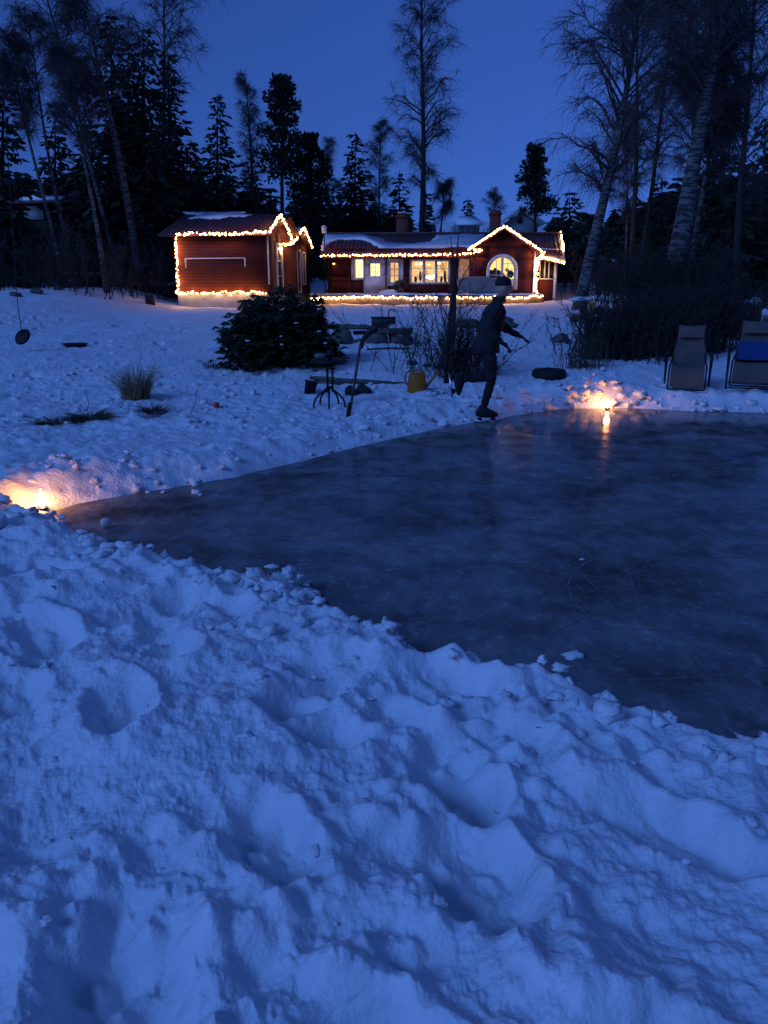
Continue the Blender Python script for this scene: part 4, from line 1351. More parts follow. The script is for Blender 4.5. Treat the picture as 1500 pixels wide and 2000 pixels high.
birch('dark bare tree along the right edge', 1440, 540, 27, 1475, -80, .13, .35, 2.8, 48, dens=.55, white=False, twr=.006)
birch('bare birch filling the upper right corner', 1395, 520, 34, 1400, -90, .13, .4, 3.0, 49, dens=.55)
birch('slender pale birch low behind the thick white birch', 1222, 470, 44, 1228, 200, .07, .4, 1.6, 50, dens=.6)
birch('bare grey birch in the upper right between the banded trunks', 1345, 520, 38, 1360, -70, .12, .4, 3.0, 51, dens=.5)

# far-off wood that reads as one dark mass
rgf = np.random.default_rng(3)
g = MB()
sky_x = [-400, 0, 200, 340, 420, 520, 640, 720, 830, 960, 1060, 1150, 1230, 1330, 1500, 1900]
sky_y = [330, 340, 300, 330, 330, 340, 385, 390, 415, 432, 425, 410, 400, 330, 290, 300]
cnt = 0
for k in range(620):
    px = rgf.uniform(-420, 1950); Yt = rgf.uniform(52, 100)
    if 800 < px < 1075 and (Yt < 97 or py < 425): continue
    py = np.interp(px, sky_x, sky_y) + rgf.uniform(-6, 70)
    t = at(px, py, Yt); z0 = gz(t.x, Yt)
    Hh = t.z - z0
    if Hh < 1.5: continue
    V, q = spruce_mesh((t.x, Yt, z0 - .2), Hh, min(2.6, .25 * Hh + .5), 1000 + k, 0, .0, .55, .5)
    # coarser, broader sprays for the distance
    c = V.reshape(-1, 4, 3); m_ = c.mean(1, keepdims=True); V = (m_ + (c - m_) * 2.0).reshape(-1, 3)
    g.add(V, q); cnt += 1
o = g.build('distant_forest', M['forest']); tag(o, 'dark mass of distant conifer forest behind the cottages', 'forest', kind='stuff')


def brush_twigs(g, pts, hts, rg, spreadr=.35, sub=7, r=.007):
    n = len(pts); s = np.linspace(0, 1, 5)
    d = np.stack([rg.normal(size=n) * spreadr, rg.normal(size=n) * spreadr, np.ones(n)], -1)
    P = np.asarray(pts)[:, None] + d[:, None] * (np.asarray(hts)[:, None] * s[None])[:, :, None] + rg.normal(size=(n, 5, 3)) * .05 * np.asarray(hts)[:, None, None] * s[None, :, None]
    g.tubes(P, r * 1.6 * (1 - .75 * s)[None] * np.ones((n, 1)), 3)
    m = n * sub; i = rg.integers(0, n, m); f = .2 + .8 * rg.random(m)
    k = f * 4; k0 = np.floor(k).astype(int).clip(0, 3); fr = (k - k0)[:, None]
    st = P[i, k0] * (1 - fr) + P[i, k0 + 1] * fr
    dv = d[i] * .7 + rg.normal(size=(m, 3)) * .55; dv /= np.linalg.norm(dv, axis=1, keepdims=True)
    Ls = np.asarray(hts)[i] * (.12 + .25 * rg.random(m)); s3 = np.linspace(0, 1, 3)
    Q = st[:, None] + dv[:, None] * (Ls[:, None] * s3[None])[:, :, None] + rg.normal(size=(m, 3, 3)) * .03 * Ls[:, None, None]
    g.tubes(Q, r * (1 - .5 * s3)[None] * np.ones((m, 1)), 3)


# undergrowth along the wood edge on both sides
rgb = np.random.default_rng(8)
g = MB()
pts = []; hts = []
for k in range(2600):
    side = rgb.random()
    if side < .5:
        x = rgb.uniform(-30, -8.8); y = rgb.uniform(31, 46) - .25 * (x + 8.8) * -0.35
        y = max(y, 29.5 + max(0, (x + 13) * .5))
        hh = rgb.uniform(.5, 2.4)
        if x > -10.5: y = max(y, 37)
    elif side < .62:
        x = rgb.uniform(-12, 9); y = rgb.uniform(50, 56); hh = rgb.uniform(.4, 1.4)
    else:
        x = rgb.uniform(9.5, 30); y = rgb.uniform(24, 48); hh = rgb.uniform(.5, 2.4)
        if x < 12: y = max(y, 32)
    pts.append((x, y, 0)); hts.append(hh)
pts = np.array(pts); pts[:, 2] = H(pts[:, 0], pts[:, 1])
brush_twigs(g, pts, np.array(hts), rgb, .25, 16, .014)
o = g.build('undergrowth', M['brush']); tag(o, 'dark bare undergrowth along the edge of the wood', 'undergrowth', kind='stuff')

# ------------------------------------------------------------------ shrubs
def rhodo_bush(label, px, py, pyt, wpx, seed, nwh):
    rg = np.random.default_rng(seed)
    p = gp(px, py); Yc = p.y + .8
    c = at(px, py, Yc); top = at(px, pyt, Yc).z; hh = top - p.z; w = wpx / 2 / F * Yc
    root = thing('rhododendron', label, 'bush', (c.x, Yc, p.z))
    g = MB(); base = np.array([c.x, Yc, p.z - .05])
    n = nwh
    u = rg.normal(size=(n, 3)); u /= np.linalg.norm(u, axis=1, keepdims=True); u[:, 2] = np.abs(u[:, 2]) * 1.0 - .12
    lum = 1 + .30 * perlin(u[:, 0] * 2.3 + 5, u[:, 1] * 2.3 + u[:, 2] * 2.7, seed) + .22 * perlin(u[:, 0] * 5 + 5, u[:, 1] * 5 + u[:, 2] * 6, seed + 1)
    rr = (rg.random(n) ** .45) * lum
    # broad shoulders, flat foot
    C_ = np.stack([np.sign(u[:, 0]) * np.abs(u[:, 0]) ** .8 * rr * w * 1.0, u[:, 1] * rr * w * .85, (.03 + np.clip(u[:, 2] * rr, 0, 2) ** .62 * .95) * hh], -1) + base
    m = 9
    az_ = rg.random((n, 1)) * 6.28 + np.arange(m)[None] * 6.28 / m
    dirn = np.stack([np.cos(az_), np.sin(az_), -.35 - .5 * rg.random((n, m))], -1).reshape(-1, 3); dirn /= np.linalg.norm(dirn, axis=1, keepdims=True)
    CC = np.repeat(C_, m, 0); Ln = .10 + .05 * rg.random(n * m); Wd = .017 + .008 * rg.random(n * m)
    sd = np.cross(dirn, np.array([0, 0, 1.])); sd /= np.linalg.norm(sd, axis=1, keepdims=True)
    V = np.stack([CC, CC + dirn * (Ln * .5)[:, None] + sd * Wd[:, None], CC + dirn * Ln[:, None], CC + dirn * (Ln * .5)[:, None] - sd * Wd[:, None]], 1).reshape(-1, 3)
    g.add(V, np.arange(len(V)).reshape(-1, 4)); g.build('foliage', M['rhodo'], root)
    g = MB(); k = rg.integers(0, n, 90); s = np.linspace(0, 1, 4)
    st = base + rg.normal(size=(90, 3)) * np.array([.15, .15, 0])
    P = st[:, None] * (1 - s)[None, :, None] + C_[k][:, None] * s[None, :, None]
    g.tubes(P, .02 * (1 - .7 * s)[None] * np.ones((90, 1)), 4); g.build('stem', M['bark'], root)
    out_ = np.where((rr > .78) & (u[:, 2] > .15))[0][::23]
    for q in out_[:26]:
        g = MB(); g.blob(C_[q] + np.array([0, 0, .02]), (rg.uniform(.02, .05), rg.uniform(.02, .04), .014), int(q), .5, 8, 6); g.build('snow_bit', M['snow'], root, True)
    return root


rhodo_bush('large dark evergreen rhododendron bush in front of the cottages', 548, 730, 552, 222, 5, 3200)
# a low right-hand limb of the same thicket and its neighbour
rhodo_bush('low right-hand rhododendron spreading behind the black table', 628, 722, 652, 84, 6, 700)


def bare_shrub(label, px, py, w, hh, n, seed, name='bare_shrub', m='brush', spreadr=.3, sub=9, r=.006, group='bare shrubs on the slope', Y=None, cat='shrub'):
    p = gp(px, py) if Y is None else Vector((at(px, py, Y).x, Y, 0))
    rg = np.random.default_rng(seed)
    x = p.x + rg.normal(size=n) * w * .4; y = p.y + rg.normal(size=n) * w * .3
    z = H(x, y) - .03
    root = thing(name, label, cat, (p.x, p.y, float(H([p.x], [p.y])[0])), group)
    g = MB(); brush_twigs(g, np.stack([x, y, z], -1), hh * (.5 + .6 * rg.random(n)), rg, spreadr, sub, r)
    g.build('stems', M[m], root)
    return root


bare_shrub('dense dark bare shrub nearest the reclining chair', 1285, 690, 1.1, .95, 240, 21, Y=14.6, sub=12, r=.008)
bare_shrub('dense dark bare shrub in front of the snowy log pile', 1205, 690, 1.0, .85, 210, 22, Y=14.4, sub=12, r=.008)
bare_shrub('tall dark bare shrub behind the left reclining chair', 1360, 690, 1.2, 1.2, 250, 23, Y=15.6, sub=12, r=.008)
bare_shrub('dark bare shrub behind the gap between the two chairs', 1425, 640, .8, .75, 90, 24, Y=18, sub=12, r=.009)
bare_shrub('dark bare shrub at the foot of the thick white birch', 1310, 600, 1.8, 1.8, 300, 27, Y=20, sub=12, r=.010)
bare_shrub('clump of thin dry reeds left of the dark shrubs', 1135, 706, .50, .62, 110, 25, 'reed_clump', 'grass_dead', .12, 2, .004, Y=13.2)
bare_shrub('fine bare shrub fanning out beside the slender dark tree', 850, 725, .9, 1.15, 60, 26, r=.0045, spreadr=.38)
bare_shrub('tangled bare shrub between the slender tree and the skater', 905, 735, .6, .75, 110, 28, r=.005, spreadr=.4, sub=12)
bare_shrub('few dry stems poking through the snow at the top of the slope path', 1140, 640, .8, .5, 30, 29, 'stem_clump', 'brush', .2, 3, .006)


def tuft(label, px, py, w, hh, n, seed, m, name='grass_tuft', droop=.5, cat='grass', group='dry grass tufts in the snow'):
    p = gp(px, py); rg = np.random.default_rng(seed)
    root_z = gz(p.x, p.y)
    a = rg.random(n) * 6.28; q = np.sqrt(rg.random(n)) * w * .35
    st = np.stack([p.x + np.cos(a) * q, p.y + np.sin(a) * q * .7, np.zeros(n)], -1); st[:, 2] = H(st[:, 0], st[:, 1]) - .02
    s = np.linspace(0, 1, 5); ln = hh * (.45 + .65 * rg.random(n))
    out = np.stack([np.cos(a), np.sin(a), 0 * a], -1) * (w * .45 * (.2 + rg.random(n)))[:, None] + rg.normal(size=(n, 3)) * .05
    P = st[:, None] + np.array([0, 0, 1.])[None, None] * (ln[:, None] * (s - droop * .55 * s ** 2.5)[None])[:, :, None] + out[:, None] * (s ** 1.8)[None, :, None]
    g = MB(); g.tubes(P, .0045 * (1 - .75 * s)[None] * np.ones((n, 1)), 3)
    return tag(g.build(name, M[m]), label, cat, group)


tuft('big dry ornamental grass tuft standing in the snow on the left', 268, 780, .48, .52, 380, 1, 'grass_dry', droop=.3)
tuft('small flattened grass tuft at the foot of the big dry one', 302, 812, .34, .12, 300, 2, 'grass_dead', droop=1.2)
tuft('dark flattened patch of dead grass furthest left', 115, 828, .55, .09, 420, 3, 'grass_dead', droop=1.3)
tuft('dark dead grass patch with a dry stalk left of the big tuft', 175, 816, .50, .12, 420, 4, 'grass_dead', droop=1.3)
tuft('sparse green blades beside the left foot of the rhododendron', 415, 718, .35, .22, 60, 5, 'rhodo', droop=.4)


def stalk(label, px, py, pxt, pyt, seed):
    p = gp(px, py); t = at(pxt, pyt, p.y); rg = random.Random(seed)
    g = MB(); pts = [p, p.lerp(t, .35) + Vector((.02, 0, 0)), p.lerp(t, .7) - Vector((.015, 0, 0)), t]
    g.tube(pts, [.005, .004, .003, .0015], 5)
    for k in range(5):
        a = pts[1].lerp(t, rg.random()); g.tube([a, a + Vector((rg.uniform(-.07, .07), 0, rg.uniform(.02, .07)))], [.002, .001], 4)
    tag(g.build('dry_stalk', M['grass_dead']), label, 'dry stalk', 'dry stalks in the snow')


stalk('upright dry stalk rising from the dark grass patch', 171, 806, 169, 752, 1)
stalk('slanting dry stalk between the grass tuft and the red ball', 372, 808, 390, 752, 2)
stalk('tall dry stalk behind the big grass tuft', 272, 720, 275, 672, 3)
stalk('dry stalk low beside the plank bench', 770, 722, 764, 694, 4)

# slender dark tree with two stems
p = gp(870, 750)
sl_t = thing('slender_tree', 'slender dark two-stemmed bare tree between the watering can and the skater', 'tree', (p.x, p.y, p.z))
g = MB()
g.tube([p - Vector((0, 0, .05)), at(872, 690, p.y), at(879, 620, p.y), at(885, 560, p.y), at(892, 500, p.y), at(896, 455, p.y)], [.036, .031, .028, .023, .014, .005], 8)
g.tube([p + Vector((.04, .02, -.05)), at(881, 690, p.y + .02), at(887, 620, p.y + .02), at(889, 565, p.y + .02), at(884, 500, p.y), at(880, 462, p.y)], [.038, .034, .031, .025, .012, .004], 8)
g.build('trunk', M['bark'], sl_t, True)
g = MB(); rg = np.random.default_rng(77)
s = np.linspace(0, 1, 6)
lims = [((872, 735), (812, 600)), ((874, 720), (835, 560)), ((876, 700), (930, 590)), ((878, 680), (845, 540)), ((880, 660), (945, 560)), ((884, 600), (860, 505)), ((886, 590), (925, 505)), ((872, 745), (960, 640)), ((871, 745), (790, 640)), ((873, 740), (905, 560)), ((882, 640), (820, 520))]
for (a, b_) in lims:
    A_ = np.array(at(*a, p.y)); B_ = np.array(at(*b_, p.y + rg.normal() * .4))
    P = A_[None] * (1 - s)[:, None] + B_[None] * s[:, None] + rg.normal(size=(6, 3)) * .03 * s[:, None]; P[:, 2] += .12 * s * (1 - s)
    g.tubes(P[None], (.011 * (1 - .8 * s))[None], 4)
    for q in range(14):
        f = .2 + .8 * rg.random(); k = int(f * 4.99); st = P[k] + (P[k + 1] - P[k]) * (f * 5 - k)
        dv = (B_ - A_) / np.linalg.norm(B_ - A_) * .5 + rg.normal(size=3) * .5
        ln = .12 + .3 * rg.random(); s3 = np.linspace(0, 1, 4)
        Q = st[None] + dv[None] * (ln * s3)[:, None] + rg.normal(size=(4, 3)) * .012
        g.tubes(Q[None], (.004 * (1 - .6 * s3))[None], 3)
g.build('branches', M['brush'], sl_t)

# ------------------------------------------------------------------ far houses
YC = 46
cz0 = at(70, 440, YC).z
fc = thing('far_cottage', 'dark far cottage with snowy flat roof half hidden by birches on the left', 'house', (at(70, 440, YC).x, YC, cz0 - 1))
q = rect(14, 397, 132, 432, YC)
g = MB(); g.box(q[0], q[1], YC, YC + 4, cz0 - 1.5, q[3]); g.build('wall', M['forest'], fc)
q2 = rect(8, 385, 140, 396, YC - .4); g = MB(); g.prism([(q2[0], YC - .6, q2[2] + .05), (q2[1], YC - .6, q2[2] + .05), (q2[1] - .3, YC + 2.2, q2[3] + .35), (q2[0] + .6, YC + 2.2, q2[3] + .35)], (0, 0, -.12)); rf = g.build('roof', M['roof'], fc)
g = MB(); g.prism([(q2[0] + .8, YC - .5, q2[2] + .085), (q2[1] - .6, YC - .5, q2[2] + .085), (q2[1] - .9, YC + 1.9, q2[3] + .32), (q2[0] + 1.2, YC + 1.9, q2[3] + .32)], (0, 0, .14)); g.build('roof_snow', M['snow_roof'], rf)
q = rect(49, 402, 84, 429, YC); g = MB(); g.box(q[0], q[1], YC - .06, YC - .003, q[2], q[3]); g.build('pale_panel', M['pale_board'], fc)
q = rect(103, 400, 118, 425, YC); g = MB(); g.box(q[0], q[1], YC - .06, YC - .003, q[2], q[3]); g.build('window', M['dark_glass'], fc)
# grey gabled house behind the cottage
YG = 66
a = at(1018, 409, YG); b0_ = at(985, 432, YG); b1_ = at(1060, 440, YG)
gh = thing('grey_house', 'grey gabled house behind the cottage roof right of the second chimney', 'house', (a.x, YG, b0_.z - 3))
g = MB(); g.prism([(b0_.x + .4, YG, b0_.z - 4), (b1_.x - .4, YG, b0_.z - 4), (b1_.x - .4, YG, b1_.z), (a.x, YG, a.z - .25), (b0_.x + .4, YG, b0_.z)], (0, 7, 0)); g.build('wall', M['grey_board'], gh)
g = MB()
for e in (b0_, b1_):
    nn = Vector((e.x - a.x, 0, e.z - a.z)).cross(Vector((0, 1, 0))).normalized()
    if nn.z < 0: nn = -nn
    s_ = Vector((.002 if e.x > a.x else 0, 0, 0))
    g.prism([a + s_ + Vector((0, -.5, 0)), e + Vector((0, -.5, 0)), e + Vector((0, 7.4, 0)), a + s_ + Vector((0, 7.4, 0))], nn * .22)
g.build('roof', M['snow_roof'], gh)
q = rect(1010, 424, 1020, 436, YG); g = MB(); g.box(q[0], q[1], YG - .06, YG - .003, q[2], q[3]); g.build('window', M['dark_glass'], gh)
# two snow roofed houses on the hill
for (px0, px1, py0, py1, Yh, lab) in ((822, 858, 419, 438, 72, 'distant house with a snowy roof just right of the tall lone birch trunk'), (890, 945, 424, 440, 74, 'distant house with a long snowy roof left of the second chimney')):
    a = at(px0, py1, Yh); b_ = at(px1, py0, Yh)
    hs = thing('distant_house', lab, 'house', (a.x, Yh, a.z - 3), 'distant houses on the hill')
    g = MB(); g.box(a.x + .3, b_.x - .3, Yh + .5, Yh + 6, a.z - 4, a.z + .1); g.build('wall', M['grey_board'], hs)
    g = MB(); g.prism([(a.x, Yh, a.z), (b_.x, Yh, a.z), (b_.x - .5, Yh + 3.2, b_.z + .2), (a.x + .5, Yh + 3.2, b_.z + .2)], (0, 0, .2)); g.prism([(a.x, Yh + 6.5, a.z), (b_.x, Yh + 6.5, a.z), (b_.x - .5, Yh + 3.203, b_.z + .2), (a.x + .5, Yh + 3.203, b_.z + .2)], (0, 0, .2)); g.build('roof', M['snow_roof'], hs)
# far dark hedge line between the cottage roof and those houses
g = MB(); rgh = np.random.default_rng(5)
n = 420; x = np.array([at(px, 452, 62).x for px in rgh.uniform(838, 1000, n)]); y = rgh.uniform(59, 63, n); z = H(x, y)
topz = at(900, 452, 61).z
brush_twigs(g, np.stack([x, y, z], -1), np.clip(topz - z, .6, 9) * (.5 + .4 * rgh.random(n)), rgh, .15, 14, .03)
tag(g.build('hedge', M['brush']), 'dark bare hedge behind the cottage roof between the chimneys', 'hedge')

# ------------------------------------------------------------------ garden things
def stone(label, px, py, r, seed, name='boulder', group='boulders in the snow', m='stone'):
    p = gp(px, py); g = MB(); g.blob((p.x, p.y + r[1] * .6, p.z + r[2] * .45), r, seed, .45, 16, 11, 1.0)
    return tag(g.build(name, M[m]), label, 'rock', group)


stone('mossy boulder beside the trodden path on the right slope', 1096, 672, (.19, .15, .14), 3)
stone('small dark stone left of the watering can', 806, 714, (.10, .08, .06), 4)
stone('tiny dark stone right beside the small dark one', 836, 716, (.06, .05, .04), 5)
stone('flat mossy rock on the slope behind the slender tree', 918, 640, (.34, .2, .14), 6)
stone('flat dark rock on the slope right of the skater', 1000, 640, (.20, .15, .07), 7)
stone('mossy rock between slender tree trunk and skater', 985, 632, (.30, .2, .14), 8)

# plank bench on stones, with a green box
pl = gp(770, 672)
YB = pl.y + .25
bench = thing('plank_bench', 'low weathered plank bench on stones right of the rhododendron', 'bench', (at(725, 670, YB).x, YB, pl.z))
g = MB()
a = at(635, 638, YB); b_ = at(806, 644, YB)
g.bar(a, at(758, 641, YB), .10, .085, (0, 0, 1)); g.bar(a + Vector((0, .16, .01)), at(758, 640, YB + .16), .12, .08)
g.bar(at(727, 646, YB - .12), b_ + Vector((0, -.12, -.02)), .16, .11); g.bar(at(690, 650, YB + .3), at(800, 648, YB + .3), .14, .08)
g.build('seat', M['plank'], bench)
g = MB()
for k in range(16):
    f_ = k / 15; c = a.lerp(at(758, 641, YB), f_)
    g.blob((c.x, YB + .10 + .03 * math.sin(k * 2.1), c.z + .062), (.075, .05, .012 + .010 * (k % 3)), k, .5, 9, 7)
g.build('snow_cover', M['snow'], bench, True)
for (px, sd) in ((735, 1), (784, 2)):
    c = at(px, 660, YB); g = MB(); g.blob((c.x, YB, pl.z + .10), (.27, .22, .19), sd, .35, 16, 11); g.build('leg', M['stone'], bench)
c = at(668, 656, YB); g = MB(); g.blob((c.x, YB, pl.z + .08), (.24, .2, .19), 9, .35, 16, 11); g.build('leg', M['stone'], bench)
c = at(749, 640, YB)
zt_ = at(749, 636, YB).z + .03
bxg = thing('green_box', 'small dark green planter box with a curved hook standing on the plank bench', 'box', (c.x, YB, zt_))
hw = .255
g = MB(); g.box(c.x - hw, c.x + hw, YB - .08, YB + .1, zt_, zt_ + .13); g.box(c.x - hw - .02, c.x + hw + .02, YB - .1, YB + .12, zt_ + .131, zt_ + .155); g.build('body', M['green_paint'], bxg)
g = MB(); hx = c.x + .11; g.tube([(hx, YB, zt_ + .15), (hx, YB, zt_ + .24)] + [(hx + .065 - .065 * math.cos(t), YB, zt_ + .24 + .065 * math.sin(t)) for t in np.linspace(.2, 3.0, 8)], .013, 6); g.build('hook', M['dark_metal'], bxg)
a = gp(716, 684); b_ = gp(802, 682); g = MB(); g.tube([a + Vector((0, 0, .01)), a.lerp(b_, .5) + Vector((0, 0, .025)), b_ + Vector((0, 0, .01))], .018, 6)
tag(g.build('fallen_stick', M['bark']), 'thin dark stick lying on the snow below the plank bench', 'stick')

# hockey stick standing upside down in the snow
p = gp(678, 814); Yk = p.y
hk = thing('hockey_stick', 'hockey stick standing blade up in the snow beside the black table', 'hockey stick', tuple(p))
g = MB(); top = at(704, 672, Yk)
g.bar(p - Vector((0, 0, .15)), top, .032, .024, (0, 1, 0)); g.build('shaft', M['wood'], hk)
g = MB(); g.bar(p + (top - p) * .0 - Vector((0, 0, .02)), p + (top - p) * .20, .040, .030, (0, 1, 0)); g.build('grip_tape', M['black'], hk)
g = MB()
pts = [(701, 683), (703, 668), (708, 657), (717, 647), (737, 639), (740, 645), (724, 655), (714, 664), (709, 680)]
g.prism([at(x, y, Yk - .01) for x, y in pts], (0, .02, 0)); g.build('blade', M['black'], hk)

# black bistro table on splayed curved legs
p = gp(641, 798); Yt = p.y + .12
tb_ = thing('garden_table', 'small black round garden table on splayed curved legs', 'table', (at(641, 795, Yt).x, Yt, p.z))
tx = at(642, 700, Yt).x; ztop = at(642, 704, Yt).z; zh = at(642, 763, Yt).z
for a in (200, 272, 345, 60, 130):
    ca, sa = math.cos(rad(a)), math.sin(rad(a))
    pts = [(tx + ca * r_, Yt + sa * r_, z_) for r_, z_ in ((.02, zh + .05), (.07, zh + .0), (.14, zh - .05), (.19, zh - .10), (.215, zh - .17), (.215, p.z - .02))]
    g = MB(); g.tube(pts, .013, 7); g.build('leg', M['dark_metal'], tb_)
g = MB()
for k in range(3):
    a = k * 2.1; g.tube([(tx + .045 * math.cos(a), Yt + .045 * math.sin(a), zh - .02), (tx + .045 * math.cos(a), Yt + .045 * math.sin(a), ztop - .02)], .014, 7)
g.build('column', M['dark_metal'], tb_)
g = MB(); g.lathe([(.22, -.025), (.245, -.02), (.25, 0), (.245, .012), (.2, .014)], (tx, Yt, ztop), 28); g.build('tabletop', M['dark_metal'], tb_)
c = at(625, 698, Yt - .05); g = MB(); g.blob((tx - .10, Yt - .05, ztop + .055), (.075, .06, .045), 5, .35, 14, 9); tag(g.build('grey_mitten', M['fabric_grey'], None, True), 'crumpled grey cloth lying on the black garden table', 'cloth')
g = MB(); g.blob((tx + .02, Yt, ztop + .08), (.045, .04, .07), 6, .15, 12, 9); tag(g.build('dark_cup', M['dark_metal'], None, True), 'dark cup standing on the black garden table', 'cup')
g = MB(); g.bar((tx + .05, Yt - .08, ztop + .028), (tx + .27, Yt - .02, ztop + .035), .03, .02); tag(g.build('wood_lath', M['wood']), 'short wooden lath sticking out over the edge of the black garden table', 'lath')

# bucket
p = gp(603, 771); g = MB()
bk = thing('bucket', 'squat black bucket in the snow left of the black table', 'bucket', tuple(p))
g.lathe([(.075, -.02), (.088, .17), (.094, .17), (.094, .185), (.082, .185), (.07, .02)], (p.x, p.y + .09, p.z), 20, Matrix.Rotation(rad(12), 4, 'Y')); g.build('body', M['black'], bk, True)
g = MB(); g.tube([(p.x + .03 + .09 * math.cos(t), p.y + .09, p.z + .18 + .05 * math.sin(t)) for t in np.linspace(0, 3.14, 9)], .005, 5); g.build('handle', M['dark_metal'], bk)

# long plank lying on blocks behind the table
YP = gp(690, 752).y + .15
a = at(606, 737, YP); b_ = at(800, 752, YP)
pk = thing('long_plank', 'long weathered plank lying low on blocks behind the black table', 'plank', (a.x, YP, a.z))
g = MB(); g.bar(a, b_, .14, .055); g.build('board', M['plank'], pk)
g = MB()
for k in range(11):
    c = a.lerp(b_, .05 + .5 * k / 11); g.blob((c.x, YP + .02, c.z + .032), (.06, .045, .010), k + 9, .5, 9, 7)
g.build('snow_cover', M['snow'], pk, True)
for (px, w_) in ((640, .22), (745, .2), (778, .1)):
    c = at(px, 745, YP); z1_ = a.z + (b_.z - a.z) * (c.x - a.x) / (b_.x - a.x) - .03
    g = MB(); g.box(c.x - w_, c.x + w_, YP - .09, YP + .1, gz(c.x, YP) - .08, z1_ - .003); g.build('block', M['stone'], pk)


def shoe(label, px, py, ang):
    p = gp(px, py); R_ = Matrix.Rotation(rad(ang), 4, 'Z')
    r_ = thing('boot', label, 'boot', tuple(p), 'boots lying in the snow')
    g = MB(); g.blob((0, 0, 0), (1, 1, 1), 2, .1, 16, 10)
    V = g.v[0]; x = V[:, 0]
    V2 = np.stack([x * .13, V[:, 1] * .045 * (1 - .15 * x), np.where(V[:, 2] > 0, V[:, 2] * np.interp(x, [-1, -.3, .2, 1], [.13, .12, .06, .045]), V[:, 2] * .03) + .035], -1)
    g.v[0] = np.array([(R_ @ Vector(v)) + p for v in V2]); g.build('upper', M['cloth_dark'], r_, True)
    g = MB(); g.blob((0, 0, 0), (.135, .05, .018), 2, .05, 16, 8); g.v[0] = np.array([(R_ @ Vector(v)) + p + Vector((0, 0, .012)) for v in g.v[0]]); g.build('sole', M['black'], r_, True)


shoe('dark boot lying nearest the hockey stick shaft', 690, 772, 12); shoe('dark boot lying right of the other boot by the plank', 712, 770, -25)

# orange watering can
p = gp(815, 766); Yw = p.y + .12
wc = thing('watering_can', 'orange plastic watering can standing in the snow', 'watering can', (p.x, Yw, p.z))
s_ = 1 / F * Yw / 1.01
bw = 18.5 * s_; bh = 37 * s_
g = MB(); n_ = 22; V = []; prof = [(1.0, 0), (1.04, .04), (.98, .5), (.9, .85), (.8, .97), (.62, 1.0), (.55, .96)]
for (r_, z_) in prof:
    for k in range(n_):
        a = 2 * math.pi * k / n_; V.append((p.x + bw * r_ * math.cos(a), Yw + bw * .8 * r_ * math.sin(a), p.z - .015 + bh * z_))
fs = [tuple(range(n_))[::-1], tuple((len(prof) - 1) * n_ + k for k in range(n_))]
for i in range(len(prof) - 1):
    for k in range(n_): fs.append((i * n_ + k, i * n_ + (k + 1) % n_, (i + 1) * n_ + (k + 1) % n_, (i + 1) * n_ + k))
g.add(V, fs); g.build('body', M['orange'], wc, True)
g = MB(); g.tube([at(x, y, Yw) for x, y in ((801, 757), (793, 748), (791, 737), (794, 728), (803, 724), (818, 723), (826, 727), (829, 735), (826, 741))], [.013] * 9, 8); g.build('handle', M['orange'], wc, True)
g = MB(); g.tube([at(x, y, Yw) for x, y in ((829, 758), (838, 748), (846, 738), (853, 728))], [.028, .022, .016, .014], 10); sp1 = g.build('spout', M['orange'], wc, True)
g = MB(); a, b_ = at(852, 729.5, Yw), at(855, 725, Yw); g.tube([a, b_], [.018, .034], 12); g.build('rose', M['orange'], sp1, True)
a = at(858, 770, Yw + .1); b_ = at(846, 772, Yw)
g = MB(); rgd = random.Random(2)
for k in range(16):
    c = gp(835 + rgd.uniform(-5, 35), 768 + rgd.uniform(-4, 4)); g.tube([c + Vector((0, 0, .01)), c + Vector((rgd.uniform(-.15, .15), rgd.uniform(-.06, .06), .02))], .004, 4)
tag(g.build('fallen_twigs', M['bark']), 'few dark twigs scattered on the snow beside the watering can', 'twigs')

# small ball, snow ball
p = gp(423, 796); g = MB(); g.blob((p.x, p.y, p.z + .03), (.042, .042, .042), 1, 0, 18, 12); tag(g.build('red_ball', M['red_plastic'], None, True), 'small red ball lying on the trampled snow', 'ball')
p = on_z(208, 1031, 0); g = MB(); r_ = 10.5 / F * p.y / .97; g.blob((p.x, p.y, r_ * .98), (r_,) * 3, 1, .05, 22, 14); tag(g.build('white_ball', M['ball'], None, True), 'pale round ball resting on the ice by the left candle', 'ball')


# tyres and discs
def tyre(label, px, py, R_, r_, sink, cat='tyre', name='tyre'):
    p = gp(px, py); c = Vector((p.x, p.y + R_ * .5, p.z + r_ * sink))
    rt = thing(name, label, cat, tuple(c)); g = MB(); nu, nv = 36, 14; V = []
    for i in range(nu):
        a = 2 * math.pi * i / nu
        for j in range(nv):
            b = 2 * math.pi * j / nv
            cr, sr = math.copysign(abs(math.cos(b)) ** .7, math.cos(b)), math.copysign(abs(math.sin(b)) ** .7, math.sin(b))
            V.append(c + Vector(((R_ + r_ * cr) * math.cos(a), (R_ + r_ * cr) * math.sin(a), r_ * sr)))
    fs = [(i * nv + j, ((i + 1) % nu) * nv + j, ((i + 1) % nu) * nv + (j + 1) % nv, i * nv + (j + 1) % nv) for i in range(nu) for j in range(nv)]
    g.add(V, fs); g.build('tread', M['black'], rt, True)
    g = MB(); g.lathe([(R_ - r_ * .6, -.01), (R_ - r_ * .6, .02), (.02, .02)], c, 24); g.build('inside_snow', M['snow'], rt, True)


tyre('black car tyre lying flat in the snow left of the right candle', 1074, 738, .19, .085, .55)
p = gp(147, 678); g = MB()
g.lathe([(.02, .02), (.20, .015), (.26, .05), (.27, .05), (.20, -.01), (.02, -.01)], (p.x, p.y, p.z + .02), 28); tag(g.build('saucer_sled', M['black'], None, True), 'dark round saucer lying on the snow right of the disc swing', 'sled')

